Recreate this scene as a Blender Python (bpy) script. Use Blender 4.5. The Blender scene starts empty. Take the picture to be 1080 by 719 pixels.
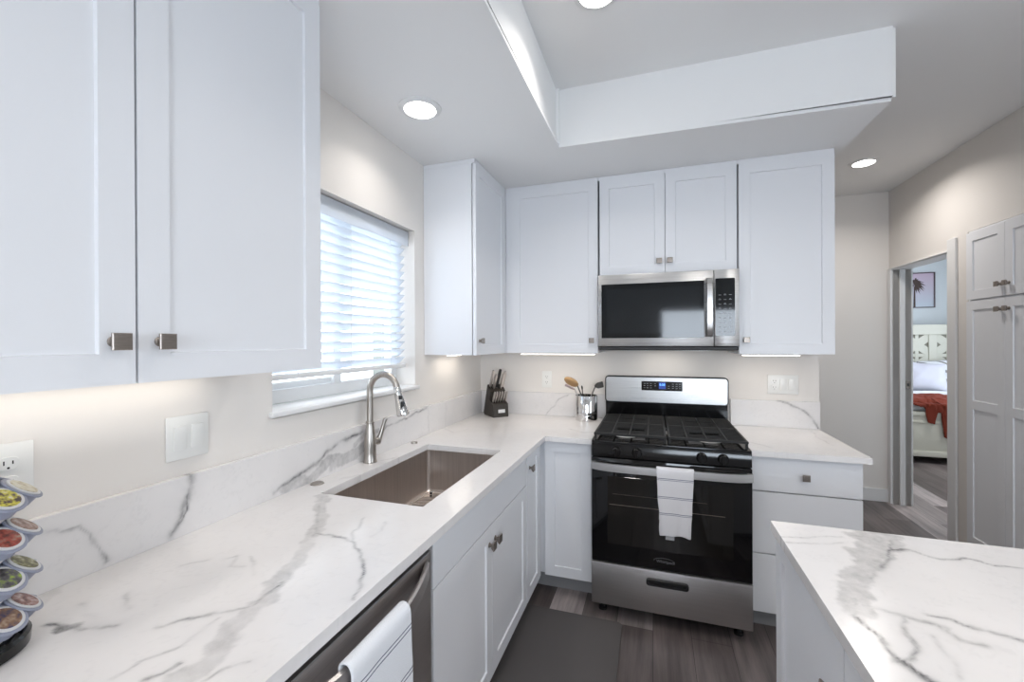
import bpy, bmesh, math, random
import numpy as np
from mathutils import Matrix, Vector, noise
PI = math.pi
random.seed(7)
C = bpy.context.scene.collection
scene = bpy.context.scene

# ------------------------------------------------------------------ camera
cd = bpy.data.cameras.new('camera'); cam = bpy.data.objects.new('camera', cd); C.objects.link(cam)
F_PX, YAW, PITCH, ROLL = 449.44, -0.32155, -0.00199, -0.00411
_F = Vector((math.sin(YAW)*math.cos(PITCH), math.cos(YAW)*math.cos(PITCH), math.sin(PITCH)))
_R = Vector((math.cos(YAW), -math.sin(YAW), 0)); _U = _R.cross(_F)
_R2 = math.cos(ROLL)*_R + math.sin(ROLL)*_U; _U2 = math.cos(ROLL)*_U - math.sin(ROLL)*_R
m = Matrix((( _R2.x, _U2.x, -_F.x, 1.2551), (_R2.y, _U2.y, -_F.y, -3.0028), (_R2.z, _U2.z, -_F.z, 1.4469), (0, 0, 0, 1)))
cam.matrix_world = m
cd.sensor_width = 36; cd.lens = 36*F_PX/1080; cd.shift_y = (360.56-359.5)/1080; cd.clip_start = .02
scene.camera = cam
scene.view_settings.view_transform = 'Standard'; scene.view_settings.look = 'None'
scene.view_settings.gamma = 1; scene.view_settings.use_curve_mapping = False
scene.view_settings.exposure = 0.27

# ------------------------------------------------------------------ world and daylight
w = bpy.data.worlds.new('world'); scene.world = w; w.use_nodes = True
bg = w.node_tree.nodes['Background']; bg.inputs[0].default_value = (.80, .91, 1, 1); bg.inputs[1].default_value = 2.0
COOL, WARM, NEUT = (.80, .89, 1), (1, .86, .70), (1, .93, .85)
def area(name, loc, rot, sx, sy, power, col=NEUT, spread=PI, shape='RECTANGLE'):
    d = bpy.data.lights.new(name, 'AREA'); d.shape = shape; d.size = sx
    if shape == 'RECTANGLE': d.size_y = sy
    d.energy = power; d.color = col; d.spread = spread
    o = bpy.data.objects.new(name, d); C.objects.link(o); o.location = loc; o.rotation_euler = rot
    return o
area('daylight_living_window', (6.12, -3.7, 1.45), (0, PI/2, 0), 1.8, 3.4, 12, (.60, .79, 1))
area('daylight_back_window', (2.45, -6.62, 1.48), (PI/2, 0, 0), 2.1, 1.15, 75, COOL)
area('daylight_bedroom_window', (6.25, 3.4, 1.5), (0, PI/2, 0), 1.4, 1.8, 34, COOL)
area('daylight_sink_window', (-.34, -1.4, 1.65), (0, -PI/2, 0), 1.0, 1.1, 10, COOL)
CAN_W, LED_W = 14, .22

# ------------------------------------------------------------------ node helpers
def mat(name, col=(.8,.8,.8), rough=.5, metal=0, **kw):
    m = bpy.data.materials.new(name); m.use_nodes = True
    b = m.node_tree.nodes['Principled BSDF']
    b.inputs['Base Color'].default_value = (*col, 1); b.inputs['Roughness'].default_value = rough; b.inputs['Metallic'].default_value = metal
    for k, v in kw.items(): b.inputs[k.replace('_', ' ')].default_value = v
    return m
def nd(m, t, **kw):
    n = m.node_tree.nodes.new(t)
    for k, v in kw.items(): setattr(n, k, v)
    return n
def lk(m, a, b): m.node_tree.links.new(a, b)
def B(m): return m.node_tree.nodes['Principled BSDF']
def coords(m, scale=(1,1,1), rot=(0,0,0)):
    g = nd(m, 'ShaderNodeNewGeometry'); mp = nd(m, 'ShaderNodeMapping')
    mp.inputs['Scale'].default_value = scale; mp.inputs['Rotation'].default_value = rot
    lk(m, g.outputs['Position'], mp.inputs['Vector']); return mp.outputs[0]
def noise_t(m, vec, scale, detail=3, rough=.5):
    n = nd(m, 'ShaderNodeTexNoise'); n.inputs['Scale'].default_value = scale; n.inputs['Detail'].default_value = detail; n.inputs['Roughness'].default_value = rough
    lk(m, vec, n.inputs['Vector']); return n.outputs['Fac']
def ramp(m, fac, stops):
    r = nd(m, 'ShaderNodeValToRGB'); e = r.color_ramp.elements
    while len(e) < len(stops): e.new(.5)
    for i, (p, c) in enumerate(stops): e[i].position = p; e[i].color = (*c, 1) if len(c) == 3 else c
    lk(m, fac, r.inputs[0]); return r.outputs[0]
def bump(m, h, dist=.001, strength=.3):
    b = nd(m, 'ShaderNodeBump'); b.inputs['Distance'].default_value = dist; b.inputs['Strength'].default_value = strength
    lk(m, h, b.inputs['Height']); lk(m, b.outputs[0], B(m).inputs['Normal'])
def painted(name, col, rough, grain=300, amt=.03):
    m = mat(name, col, rough); n = noise_t(m, coords(m), 1.3, 3)
    lk(m, ramp(m, n, [(0, tuple(c*(1-amt) for c in col)), (1, col)]), B(m).inputs['Base Color'])
    bump(m, noise_t(m, coords(m), grain, 2), .0004, .25); return m
def brushed(name, col, rough, scale, lo=.8):
    m = mat(name, col, rough, 1); n = noise_t(m, coords(m, scale), 1, 4, .6)
    lk(m, ramp(m, n, [(.3, tuple(c*lo for c in col)), (.7, col)]), B(m).inputs['Base Color'])
    lk(m, ramp(m, n, [(.2, (rough*.8,)*3), (.8, (rough*1.25,)*3)]), B(m).inputs['Roughness']); return m
WALLP = painted('wall_paint', (.80, .765, .73), .75, 220)
CEILP = painted('ceiling_paint', (.88, .88, .88), .85, 160)
TRIMP = painted('trim_paint', (.80, .80, .80), .4)
CAB = painted('cabinet_paint', (.815, .825, .855), .38)
CABIN = mat('cabinet_gap_dark', (.25, .25, .26), .7)
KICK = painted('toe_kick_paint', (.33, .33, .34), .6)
BEDW = painted('bedroom_paint', (.76, .81, .84), .8)
STEEL = brushed('brushed_stainless', (.56, .555, .55), .30, (3, 3, 260))
STEELV = brushed('brushed_stainless_dark', (.62, .60, .59), .36, (3, 3, 260), .9)
DWSTEEL = brushed('dark_stainless', (.60, .56, .54), .42, (3, 3, 240))
SINKM = brushed('sink_steel', (.60, .54, .50), .34, (180, 180, 3))
NICKEL = brushed('brushed_nickel', (.50, .46, .42), .30, (200, 200, 8))
KNOBM = brushed('pewter_knob', (.34, .30, .27), .36, (300, 40, 300))
CHROME = mat('polished_steel', (.74, .73, .72), .08, 1)
BLACK = mat('black_enamel', (.0025, .0025, .003), .12)
BLACKM = mat('black_matte', (.014, .014, .015), .5)
STEELB = brushed('satin_handle_steel', (.66, .65, .64), .42, (3, 3, 260))
IRON = painted('cast_iron', (.006, .006, .006), .5, 500)
OVENG = mat('oven_glass', (.004, .004, .005), .04)
MWG = mat('microwave_glass', (.004, .006, .008), .05)
WHITEP = mat('white_plastic', (.82, .82, .80), .3)
SLOT = mat('socket_slot', (.02, .02, .02), .6)
LENS = mat('lamp_lens', (1, 1, 1), .5, Emission_Color=(1, .96, .90, 1), Emission_Strength=9)
LEDM = mat('led_diffuser', (1, 1, 1), .5, Emission_Color=(1, .93, .82, 1), Emission_Strength=5)
BLUED = mat('blue_display', (.0, .01, .05), .3, Emission_Color=(.12, .35, 1, 1), Emission_Strength=2.5)
BLUEG = mat('display_glow', (.0, .01, .08), .3, Emission_Color=(.01, .05, .35, 1), Emission_Strength=.6)
MARK = mat('grey_print', (.35, .36, .38), .5)
LOGO = mat('silver_print', (.20, .20, .21), .45, .2)
GLASS = mat('window_glass', (1, 1, 1), .0, Transmission_Weight=1.0, IOR=1.01)
SLATM = mat('blind_slat', (.86, .88, .90), .45, Transmission_Weight=.0)
SLATM.node_tree.nodes['Principled BSDF'].inputs['Subsurface Weight'].default_value = .0
def translucent(m, amt, col):
    t = nd(m, 'ShaderNodeBsdfTranslucent'); t.inputs[0].default_value = (*col, 1); mx = nd(m, 'ShaderNodeMixShader'); mx.inputs[0].default_value = amt
    out = [n for n in m.node_tree.nodes if n.type == 'OUTPUT_MATERIAL'][0]
    lk(m, B(m).outputs[0], mx.inputs[1]); lk(m, t.outputs[0], mx.inputs[2]); lk(m, mx.outputs[0], out.inputs[0])
translucent(SLATM, .42, (.9, .94, 1))
STUCCO = painted('stucco', (.55, .56, .52), .9, 40, .2)
YARD = painted('yard_ground', (.30, .31, .27), .95, 20, .4)
BLOCKM = painted('dark_stained_wood', (.035, .028, .022), .4)
TANWOOD = painted('tan_wood', (.42, .26, .12), .5)
SILIC = mat('grey_pink_silicone', (.45, .36, .36), .5)
PODBODY = mat('grey_blue_plastic', (.27, .29, .37), .4)
PODRIM = mat('pod_rim', (.62, .62, .63), .4)
BEDCREAM = painted('cream_furniture', (.70, .69, .60), .5)
BEDSLOT = mat('lattice_backing', (.26, .25, .20), .7)
LINEN = painted('white_linen', (.80, .82, .86), .9, 700)
PILLOWP = painted('lilac_linen', (.58, .58, .66), .9, 700)
RUST = painted('rust_chenille', (.21, .028, .010), .95, 500, .4)
MATM = painted('grey_mat', (.105, .096, .094), .7, 600, .12)

def floor_mat():
    m = mat('vinyl_plank', (.1,.1,.1), .36)
    v = coords(m, (1, 1, 1), (0, 0, PI/2))
    br = nd(m, 'ShaderNodeTexBrick'); br.offset = .37; br.offset_frequency = 2
    for k, x in (('Scale', 1), ('Mortar Size', .0012), ('Mortar Smooth', .2), ('Bias', 0), ('Brick Width', 1.22), ('Row Height', .178)): br.inputs[k].default_value = x
    br.inputs['Color1'].default_value = (0, 0, 0, 1); br.inputs['Color2'].default_value = (1, 1, 1, 1); br.inputs['Mortar'].default_value = (.2, .2, .2, 1)
    lk(m, v, br.inputs['Vector'])
    tone = ramp(m, br.outputs['Color'], [(0, (.085, .069, .067)), (.4, (.145, .122, .119)), (.75, (.24, .212, .208)), (1, (.46, .41, .405))])
    g = noise_t(m, coords(m, (26, 1.6, 1)), 1, 6, .65); g2 = noise_t(m, coords(m, (7, .9, 1)), 1.2, 3)
    s1 = ramp(m, g, [(.30, (.55, .55, .55)), (.62, (1.25, 1.22, 1.2))]); s2 = ramp(m, g2, [(.3, (.65, .65, .65)), (.75, (1.25, 1.25, 1.25))])
    cur = tone
    for s in (s1, s2):
        mx = nd(m, 'ShaderNodeMix', data_type='RGBA', blend_type='MULTIPLY'); mx.inputs[0].default_value = 1
        lk(m, cur, mx.inputs[6]); lk(m, s, mx.inputs[7]); cur = mx.outputs[2]
    mx = nd(m, 'ShaderNodeMix', data_type='RGBA'); lk(m, br.outputs['Fac'], mx.inputs[0]); lk(m, cur, mx.inputs[6]); mx.inputs[7].default_value = (.02, .018, .017, 1)
    lk(m, mx.outputs[2], B(m).inputs['Base Color']); bump(m, g, .0006, .2); return m
FLOORM = floor_mat()
def marble():
    m = mat('marble_quartz', (.8,.78,.77), .2)
    a = nd(m, 'ShaderNodeAttribute'); a.attribute_name = 'vein'
    n = noise_t(m, coords(m), 55, 4, .7)
    r = ramp(m, n, [(.25, (.62,)*3), (.7, (1.2,)*3)])
    mu = nd(m, 'ShaderNodeMath', operation='MULTIPLY'); lk(m, a.outputs['Fac'], mu.inputs[0]); lk(m, r, mu.inputs[1]); mu.use_clamp = True
    cl = ramp(m, noise_t(m, coords(m), 2.6, 5, .6), [(.35, (.82, .795, .785)), (.75, (.74, .72, .715))])
    mx = nd(m, 'ShaderNodeMix', data_type='RGBA'); lk(m, mu.outputs[0], mx.inputs[0]); lk(m, cl, mx.inputs[6]); mx.inputs[7].default_value = (.10, .10, .105, 1)
    lk(m, mx.outputs[2], B(m).inputs['Base Color']); return m
MARBLE = marble()

# ------------------------------------------------------------------ mesh helpers
def new(): return bmesh.new()
def _tag(bm, faces, mi):
    for f in faces: f.material_index = mi
def box(bm, x0, y0, z0, x1, y1, z1, bev=0, seg=2, mi=0, M=None):
    r = bmesh.ops.create_cube(bm, size=1)
    vs = r['verts']
    bmesh.ops.scale(bm, vec=(abs(x1-x0), abs(y1-y0), abs(z1-z0)), verts=vs)
    bmesh.ops.translate(bm, vec=((x0+x1)/2, (y0+y1)/2, (z0+z1)/2), verts=vs)
    fs = set(f for v in vs for f in v.link_faces)
    if bev:
        es = list(set(e for v in vs for e in v.link_edges))
        rb = bmesh.ops.bevel(bm, geom=es, offset=bev, segments=seg, affect='EDGES', profile=.5)
        vs = rb['verts']; fs = set(rb['faces']) | set(f for v in vs for f in v.link_faces)
        vs = list(set(v for f in fs for v in f.verts))
    _tag(bm, fs, mi)
    if M is not None: bmesh.ops.transform(bm, matrix=M, verts=vs)
    return vs
def cyl(bm, a, b, r0, r1=None, n=24, mi=0, cap=True):
    a, b = Vector(a), Vector(b); d = b-a; r1 = r0 if r1 is None else r1
    r = bmesh.ops.create_cone(bm, cap_ends=cap, segments=n, radius1=r0, radius2=r1, depth=d.length)
    q = d.to_track_quat('Z', 'Y').to_matrix().to_4x4()
    bmesh.ops.transform(bm, matrix=Matrix.Translation((a+b)/2) @ q, verts=r['verts'])
    _tag(bm, set(f for v in r['verts'] for f in v.link_faces), mi); return r['verts']
def tube(bm, pts, r, n=12, mi=0, closed=False):
    pts = [Vector(p) for p in pts]; rings = []; N = len(pts)
    rr = r if isinstance(r, (list, tuple)) else [r]*N
    up = None
    for i, p in enumerate(pts):
        if closed: t = pts[(i+1) % N]-pts[i-1]
        else: t = pts[min(i+1, N-1)]-pts[max(i-1, 0)]
        t.normalize()
        if up is None: up = Vector((0, 0, 1)) if abs(t.z) < .9 else Vector((1, 0, 0))
        u = (up - t*up.dot(t)).normalized(); up = u; v = t.cross(u)
        rings.append([bm.verts.new(p + rr[i]*(math.cos(2*PI*k/n)*u + math.sin(2*PI*k/n)*v)) for k in range(n)])
    for i in range(N if closed else N-1):
        a, b = rings[i], rings[(i+1) % N]
        for k in range(n):
            f = bm.faces.new((a[k], a[(k+1) % n], b[(k+1) % n], b[k])); f.material_index = mi
    if not closed:
        bm.faces.new(rings[0][::-1]).material_index = mi; bm.faces.new(rings[-1]).material_index = mi
def lathe(bm, prof, n=32, mi=0, c=(0, 0, 0), M=None):
    rings = []; vs = []
    for r, z in prof:
        ring = [bm.verts.new((c[0]+max(r, 1e-5)*math.cos(2*PI*k/n), c[1]+max(r, 1e-5)*math.sin(2*PI*k/n), c[2]+z)) for k in range(n)]
        rings.append(ring); vs += ring
    for a, b in zip(rings, rings[1:]):
        for k in range(n):
            f = bm.faces.new((a[k], a[(k+1) % n], b[(k+1) % n], b[k])); f.material_index = mi
    for ring, fl in ((rings[0], True), (rings[-1], False)):
        f = bm.faces.new(ring[::-1] if fl else ring); f.material_index = mi
    if M is not None: bmesh.ops.transform(bm, matrix=M, verts=vs)
    return vs
def prism(bm, outline, d, mi=0, M=None, bev=0):   # outline (x, z), extruded along +y by d
    a = [bm.verts.new((x, 0, z)) for x, z in outline]; b = [bm.verts.new((x, d, z)) for x, z in outline]
    n = len(a); fs = [bm.faces.new(a), bm.faces.new(b[::-1])]
    for i in range(n): fs.append(bm.faces.new((a[i], b[i], b[(i+1) % n], a[(i+1) % n])))
    _tag(bm, fs, mi); vs = a+b
    if bev:
        es = list(set(e for f in fs for e in f.edges))
        rb = bmesh.ops.bevel(bm, geom=es, offset=bev, segments=2, affect='EDGES')
        allf = set(rb['faces']) | set(f for f in fs if f.is_valid); vs = list(set(v for f in allf for v in f.verts) | set(v for v in vs if v.is_valid))
        for f in allf: f.material_index = mi
    if M is not None: bmesh.ops.transform(bm, matrix=M, verts=vs)
    return vs
def world_loc(o):
    v = Vector((0, 0, 0))
    while o: v += o.location; o = o.parent
    return v
def obj(name, bm, m, parent=None, local=False, smooth=True, label=None, angle=35):
    bmesh.ops.recalc_face_normals(bm, faces=bm.faces)
    if parent is not None and not local:
        bmesh.ops.translate(bm, vec=-world_loc(parent), verts=bm.verts)
    me = bpy.data.meshes.new(name); bm.to_mesh(me); bm.free()
    for x in (m if isinstance(m, (list, tuple)) else [m]): me.materials.append(x)
    if smooth:
        me.polygons.foreach_set('use_smooth', [True]*len(me.polygons)); me.set_sharp_from_angle(angle=math.radians(angle))
    o = bpy.data.objects.new(name, me); C.objects.link(o)
    if parent is not None: o.parent = parent
    if label: o['label'] = label
    return o
def tag(o, label, cat, group=None, kind=None):
    o['label'] = label; o['category'] = cat
    if group: o['group'] = group
    if kind: o['kind'] = kind
    return o
def thing(name, label, cat, loc=(0, 0, 0), rotz=0, group=None):
    o = bpy.data.objects.new(name, None); C.objects.link(o); o.empty_display_size = .05
    o.location = loc; o.rotation_euler = (0, 0, rotz); return tag(o, label, cat, group)
def struct(name, bm, m, parent=None, label=None, smooth=False):
    o = obj(name, bm, m, parent, smooth=smooth)
    o['kind'] = 'structure'
    if label: o['label'] = label
    return o
def dup(root, loc=None, rotz=None, label=None, parent=None):
    r = root.copy(); C.objects.link(r)
    if parent is not None: r.parent = parent
    if loc is not None: r.location = loc
    if rotz is not None: r.rotation_euler = (0, 0, rotz)
    if label: r['label'] = label
    for ch in list(root.children): dup(ch, parent=r)
    return r
def text(name, body, size, M, m, parent, extrude=.0004, space=1.0):
    c = bpy.data.curves.new(name, 'FONT'); c.body = body; c.size = size; c.extrude = extrude; c.align_x = 'CENTER'; c.align_y = 'CENTER'; c.space_character = space
    tmp = bpy.data.objects.new('text_source', c); C.objects.link(tmp); bpy.context.view_layer.update()
    me = bpy.data.meshes.new_from_object(tmp.evaluated_get(bpy.context.evaluated_depsgraph_get())); bpy.data.objects.remove(tmp); bpy.data.curves.remove(c)
    me.materials.clear(); me.materials.append(m); me.name = name; o = bpy.data.objects.new(name, me); C.objects.link(o); o.parent = parent
    o.matrix_local = Matrix.Translation(-world_loc(parent)) @ M; return o
FACE_N = Matrix.Rotation(PI/2, 4, 'X')                                   # text facing -y
# local frame of a front: x across, y into the cabinet (front face at y=0 looks to -y), z up
def frame_at(side, x, y, z=0):
    R = {'S': 0, 'E': PI/2, 'W': -PI/2}[side]      # S faces -y, E faces +x, W faces -x
    return Matrix.Translation((x, y, z)) @ Matrix.Rotation(R, 4, 'Z')
def shaker(bm, x0, x1, z0, z1, M, t=.020, rail=.056, rec=.007, lip=.002, mid=None):
    # a front with recessed panels, front at local y=0, body behind it
    cells = [(z0+rail, z1-rail)] if mid is None else [(z0+rail, mid-rail/2), (mid+rail/2, z1-rail)]
    vs = []
    def q(*p):
        v = [bm.verts.new(a) for a in p]; vs.extend(v); bm.faces.new(v)
    xs = [x0, x0+rail, x1-rail, x1]; zs = [z0] + [c for ce in cells for c in ce] + [z1]
    for i in range(3):
        for j in range(len(zs)-1):
            a, b, c, d = xs[i], xs[i+1], zs[j], zs[j+1]
            if i == 1 and (c, d) in cells:
                A = [(a, 0, c), (b, 0, c), (b, 0, d), (a, 0, d)]
                Bq = [(a+lip, rec, c+lip), (b-lip, rec, c+lip), (b-lip, rec, d-lip), (a+lip, rec, d-lip)]
                for k in range(4): q(A[k], A[(k+1) % 4], Bq[(k+1) % 4], Bq[k])
                q(*Bq)
            else: q((a, 0, c), (b, 0, c), (b, 0, d), (a, 0, d))
    q((x0, 0, z0), (x0, t, z0), (x0, t, z1), (x0, 0, z1)); q((x1, 0, z0), (x1, t, z0), (x1, t, z1), (x1, 0, z1))
    q((x0, 0, z0), (x1, 0, z0), (x1, t, z0), (x0, t, z0)); q((x0, 0, z1), (x1, 0, z1), (x1, t, z1), (x0, t, z1))
    q((x0, t, z0), (x1, t, z0), (x1, t, z1), (x0, t, z1))
    bmesh.ops.remove_doubles(bm, verts=vs, dist=1e-5)
    bmesh.ops.transform(bm, matrix=M, verts=[v for v in vs if v.is_valid])
def door(parent, side, org, x0, x1, z0, z1, knob=None, name='door', mid=None, slab=False):
    M = frame_at(side, *org); bm = new()
    if slab: box(bm, x0, 0, z0, x1, .020, z1, .0015, M=M)
    else: shaker(bm, x0, x1, z0, z1, M, mid=mid)
    d = obj(name, bm, CAB, parent, smooth=False)
    if knob:
        kx, kz = knob; k = new(); K = M @ Matrix.Translation((kx, 0, kz)) @ Matrix.Rotation(PI/2, 4, 'X')
        vs = lathe(k, [(.010, 0), (.010, .002), (.0065, .004), (.0065, .014)], 16)
        bmesh.ops.transform(k, matrix=K, verts=vs)
        a = .0085; b = .0155                                         # flared square head, pillowed
        prof = [(a, .012), (a+.001, .013), (b-.001, .021), (b, .0225), (b, .0255), (b-.0015, .027)]
        rings = []
        for h, z in prof: rings.append([k.verts.new(K @ Vector((sx*h, sy*h, z))) for sx, sy in ((1, 1), (-1, 1), (-1, -1), (1, -1))])
        for r0, r1 in zip(rings, rings[1:]):
            for i in range(4): k.faces.new((r0[i], r0[(i+1) % 4], r1[(i+1) % 4], r1[i]))
        k.faces.new(rings[0]); ce = k.verts.new(K @ Vector((0, 0, .0285)))
        for i in range(4): k.faces.new((rings[-1][i], rings[-1][(i+1) % 4], ce))
        obj('knob', k, KNOBM, d, smooth=True, angle=25)
    return d
def vein_field(P, veins, seed=0., warp=.012):
    """0..1 darkness of the stone's veining at each 2-D point (metres)"""
    n = len(P); Wp = np.empty((n, 2)); Wl = np.empty((n, 2)); G = np.empty(n); G2 = np.empty(n)
    for i in range(n):
        x, y = P[i]
        a = noise.noise_vector((x*9+seed, y*9, seed)); b = noise.noise_vector((x*34, y*34+seed, 3.1)); c = noise.noise_vector((x*95, y*95, seed+9))
        Wp[i] = (a.x*warp+b.x*warp*.75+c.x*warp*.22, a.y*warp+b.y*warp*.75+c.y*warp*.22); Wl[i] = (a.x*.020+b.x*.009, a.y*.020+b.y*.009); G2[i] = noise.fractal((x*30, y*30, seed+2), .7, 2.0, 3)
        G[i] = noise.fractal((x*14, y*14, seed+5), .8, 2.1, 4)
    out = np.zeros(n)
    for pts, w, s in veins:
        Q = P + (Wp*.8 if w < .0095 else Wl)
        dm = np.full(n, 9.)
        for (ax, ay), (bx, by) in zip(pts, pts[1:]):
            dx, dy = bx-ax, by-ay; L = dx*dx+dy*dy+1e-12
            t = np.clip(((Q[:, 0]-ax)*dx+(Q[:, 1]-ay)*dy)/L, 0, 1)
            dm = np.minimum(dm, np.hypot(Q[:, 0]-ax-t*dx, Q[:, 1]-ay-t*dy))
        mod = np.clip(.75+.9*G, .15, 1.3)
        if w < .0095: v = s*1.15*np.exp(-(dm/(w*1.05))**1.6)*mod + s*.16*np.exp(-(dm/(w*3.5))**1.5)
        else:
            t = np.clip((1.25-dm/w+.35*G2)/.5, 0, 1); v = s*t*t*(3-2*t)*np.clip(.78+.35*G+.25*G2, .3, 1.15)
        out = np.maximum(out, v)
    faint = np.clip(.06-np.abs(G-.05)*.9, 0, 1)*1.0
    return np.clip(np.maximum(out, faint), 0, 1)
def slab(name, a0, a1, b0, b1, top, t, step, veins, to3, keep=None, parent=None, snapa=(), snapb=(), seed=0.):
    """stone slab: a fine grid over (a, b), skirted to thickness t; to3(a, b, h) gives the point"""
    def ticks(lo, hi, snaps):
        ks = sorted(set([lo, hi]+[s for s in snaps if lo < s < hi])); out = []
        for p, q in zip(ks, ks[1:]):
            k = max(1, round((q-p)/step)); out += [p+(q-p)*i/k for i in range(k)]
        return np.array(out+[hi])
    A, Bt = ticks(a0, a1, snapa), ticks(b0, b1, snapb); na, nb = len(A), len(Bt)
    cell = np.ones((na-1, nb-1), bool)
    if keep:
        for i in range(na-1):
            for j in range(nb-1): cell[i, j] = keep((A[i]+A[i+1])/2, (Bt[j]+Bt[j+1])/2)
    AA, BB = np.meshgrid(A, Bt, indexing='ij'); P = np.stack([AA.ravel(), BB.ravel()], 1)
    used = np.zeros((na, nb), bool)
    for di in (0, 1):
        for dj in (0, 1): used[di:na-1+di, dj:nb-1+dj] |= cell
    idx = -np.ones(na*nb, int); u = np.where(used.ravel())[0]; idx[u] = np.arange(len(u)); N = len(u)
    V = vein_field(P[u], veins, seed)
    verts = [to3(P[k, 0], P[k, 1], top) for k in u]; att = list(V); faces = []
    I = lambda i, j: idx[i*nb+j]
    low = {}
    def lo_(i, j):
        k = I(i, j)
        if k not in low: low[k] = len(verts); verts.append(to3(A[i], Bt[j], top-t)); att.append(V[k])
        return low[k]
    for i in range(na-1):
        for j in range(nb-1):
            if not cell[i, j]: continue
            faces.append((I(i, j), I(i+1, j), I(i+1, j+1), I(i, j+1)))
            for (di, dj), (p, q) in (((-1, 0), ((i, j+1), (i, j))), ((1, 0), ((i+1, j), (i+1, j+1))), ((0, -1), ((i, j), (i+1, j))), ((0, 1), ((i+1, j+1), (i, j+1)))):
                ii, jj = i+di, j+dj
                if 0 <= ii < na-1 and 0 <= jj < nb-1 and cell[ii, jj]: continue
                faces.append((I(*p), lo_(*p), lo_(*q), I(*q)))
    # underside: coarse rows of cells
    for j in range(nb-1):
        i = 0
        while i < na-1:
            if not cell[i, j]: i += 1; continue
            k = i
            while k < na-1 and cell[k, j]: k += 1
            b = len(verts)
            for (x, y) in ((A[i], Bt[j]), (A[i], Bt[j+1]), (A[k], Bt[j+1]), (A[k], Bt[j])): verts.append(to3(x, y, top-t)); att.append(0)
            faces.append((b, b+1, b+2, b+3)); i = k
    off = world_loc(parent) if parent else Vector((0, 0, 0))
    me = bpy.data.meshes.new(name); me.from_pydata([tuple(Vector(v)-off) for v in verts], [], [tuple(int(x) for x in f) for f in faces]); me.update()
    at = me.attributes.new('vein', 'FLOAT', 'POINT'); at.data.foreach_set('value', [float(x) for x in att])
    me.materials.append(MARBLE); o = bpy.data.objects.new(name, me); C.objects.link(o)
    if parent: o.parent = parent
    return o

# ================================================================== the room
ZS, ZC, XR, YF, XE = 2.457, 2.765, 3.243, 1.66, 2.193      # soffit, ceiling, right wall, far hall wall, end of the range wall
def shell(name, boxes, m):
    bm = new()
    for b in boxes: box(bm, *b)
    return struct(name, bm, m)
shell('floor', [(-.14, -6.6, -.08, 6.2, 5.75, 0)], FLOORM)
shell('ceiling', [(-.14, -6.6, ZC, 6.2, 5.75, ZC+.1)], CEILP)
# lowered soffit: L-shaped, soft bullnosed lower edges
bm = new()
L = [(0, .12), (0, -5.0), (.773, -5.0), (.773, -.795), (2.228, -.795), (2.228, .12)]
lo = [bm.verts.new((x, y, ZS)) for x, y in L]; hi = [bm.verts.new((x, y, ZC)) for x, y in L]
bm.faces.new(lo); bm.faces.new(hi[::-1])
for i in range(6): bm.faces.new((lo[i], lo[(i+1) % 6], hi[(i+1) % 6], hi[i]))
es = [e for e in bm.edges if all(abs(v.co.z-ZS) < 1e-4 for v in e.verts) and not all(v.co.x < .001 for v in e.verts) and not all(v.co.y > .11 for v in e.verts)]
es += [e for e in bm.edges if abs(e.verts[0].co.x-e.verts[1].co.x) < 1e-5 and abs(e.verts[0].co.y-e.verts[1].co.y) < 1e-5 and e.verts[0].co.y < 0 and e.verts[0].co.x > .1]
bmesh.ops.bevel(bm, geom=es, offset=.016, segments=4, affect='EDGES')
o = struct('ceiling_soffit', bm, CEILP, smooth=True)
WY0, WY1, WZ0, WZ1 = -1.865, -.935, 1.180, 2.058               # the opening above the sink
shell('wall_left', [(-.18, -6.6, 0, 0, WY0, ZC), (-.18, WY1, 0, 0, 5.75, ZC), (-.18, WY0, 0, 0, WY1, WZ0), (-.18, WY0, WZ1, 0, WY1, ZC)], WALLP)
shell('wall_range', [(0, 0, 0, XE, .12, ZC)], WALLP)
shell('wall_hall', [(0, YF, 0, XR, YF+.12, ZC)], WALLP)
DY0, DY1, DZ = .846, 1.60, 2.06
XB = 3.373
shell('wall_right', [(XR, DY1, 0, XB, 5.75, ZC), (XR, DY0, DZ, XB, DY1, ZC), (XR, .655, 0, XB, DY0, ZC), (XR, -.95, 2.16, XB, .655, ZC), (XR, -1.5, 0, XB, -.95, ZC)], WALLP)
shell('wall_bedroom_near', [(XB, .70, 0, 6.2, .78, ZC)], BEDW)
shell('wall_living_side', [(XB, -1.5, 0, 6.2, -1.38, ZC)], WALLP)
shell('wall_bedroom_far', [(XB, 5.6, 0, 6.2, 5.75, ZC)], BEDW)
shell('wall_bedroom_side', [(6.06, .78, 0, 6.2, 2.4, ZC), (6.06, 4.4, 0, 6.2, 5.6, ZC), (6.06, 2.4, 0, 6.2, 4.4, .8), (6.06, 2.4, 2.3, 6.2, 4.4, ZC)], BEDW)
shell('wall_living', [(6.06, -6.6, 0, 6.2, -5.5, ZC), (6.06, -1.9, 0, 6.2, -1.5, ZC), (6.06, -5.5, 0, 6.2, -1.9, .5), (6.06, -5.5, 2.4, 6.2, -1.9, ZC)], WALLP)
shell('wall_back', [(0, -6.6, 0, 1.36, -6.46, ZC), (3.54, -6.6, 0, 6.2, -6.46, ZC), (1.36, -6.6, 0, 3.54, -6.46, .88), (1.36, -6.6, 2.06, 3.54, -6.46, ZC)], WALLP)
def baseboard(name, b):
    bm = new(); box(bm, *b, .003, 2); return struct(name, bm, TRIMP)
baseboard('baseboard_hall', (.0, YF-.014, 0, XR-.001, YF-.0005, .115))
baseboard('baseboard_range', (XE+.0005, 0, 0, XE+.014, .12, .10))
baseboard('baseboard_bedroom', (XB+.001, 5.585, 0, 6.05, 5.599, .12))

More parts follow.
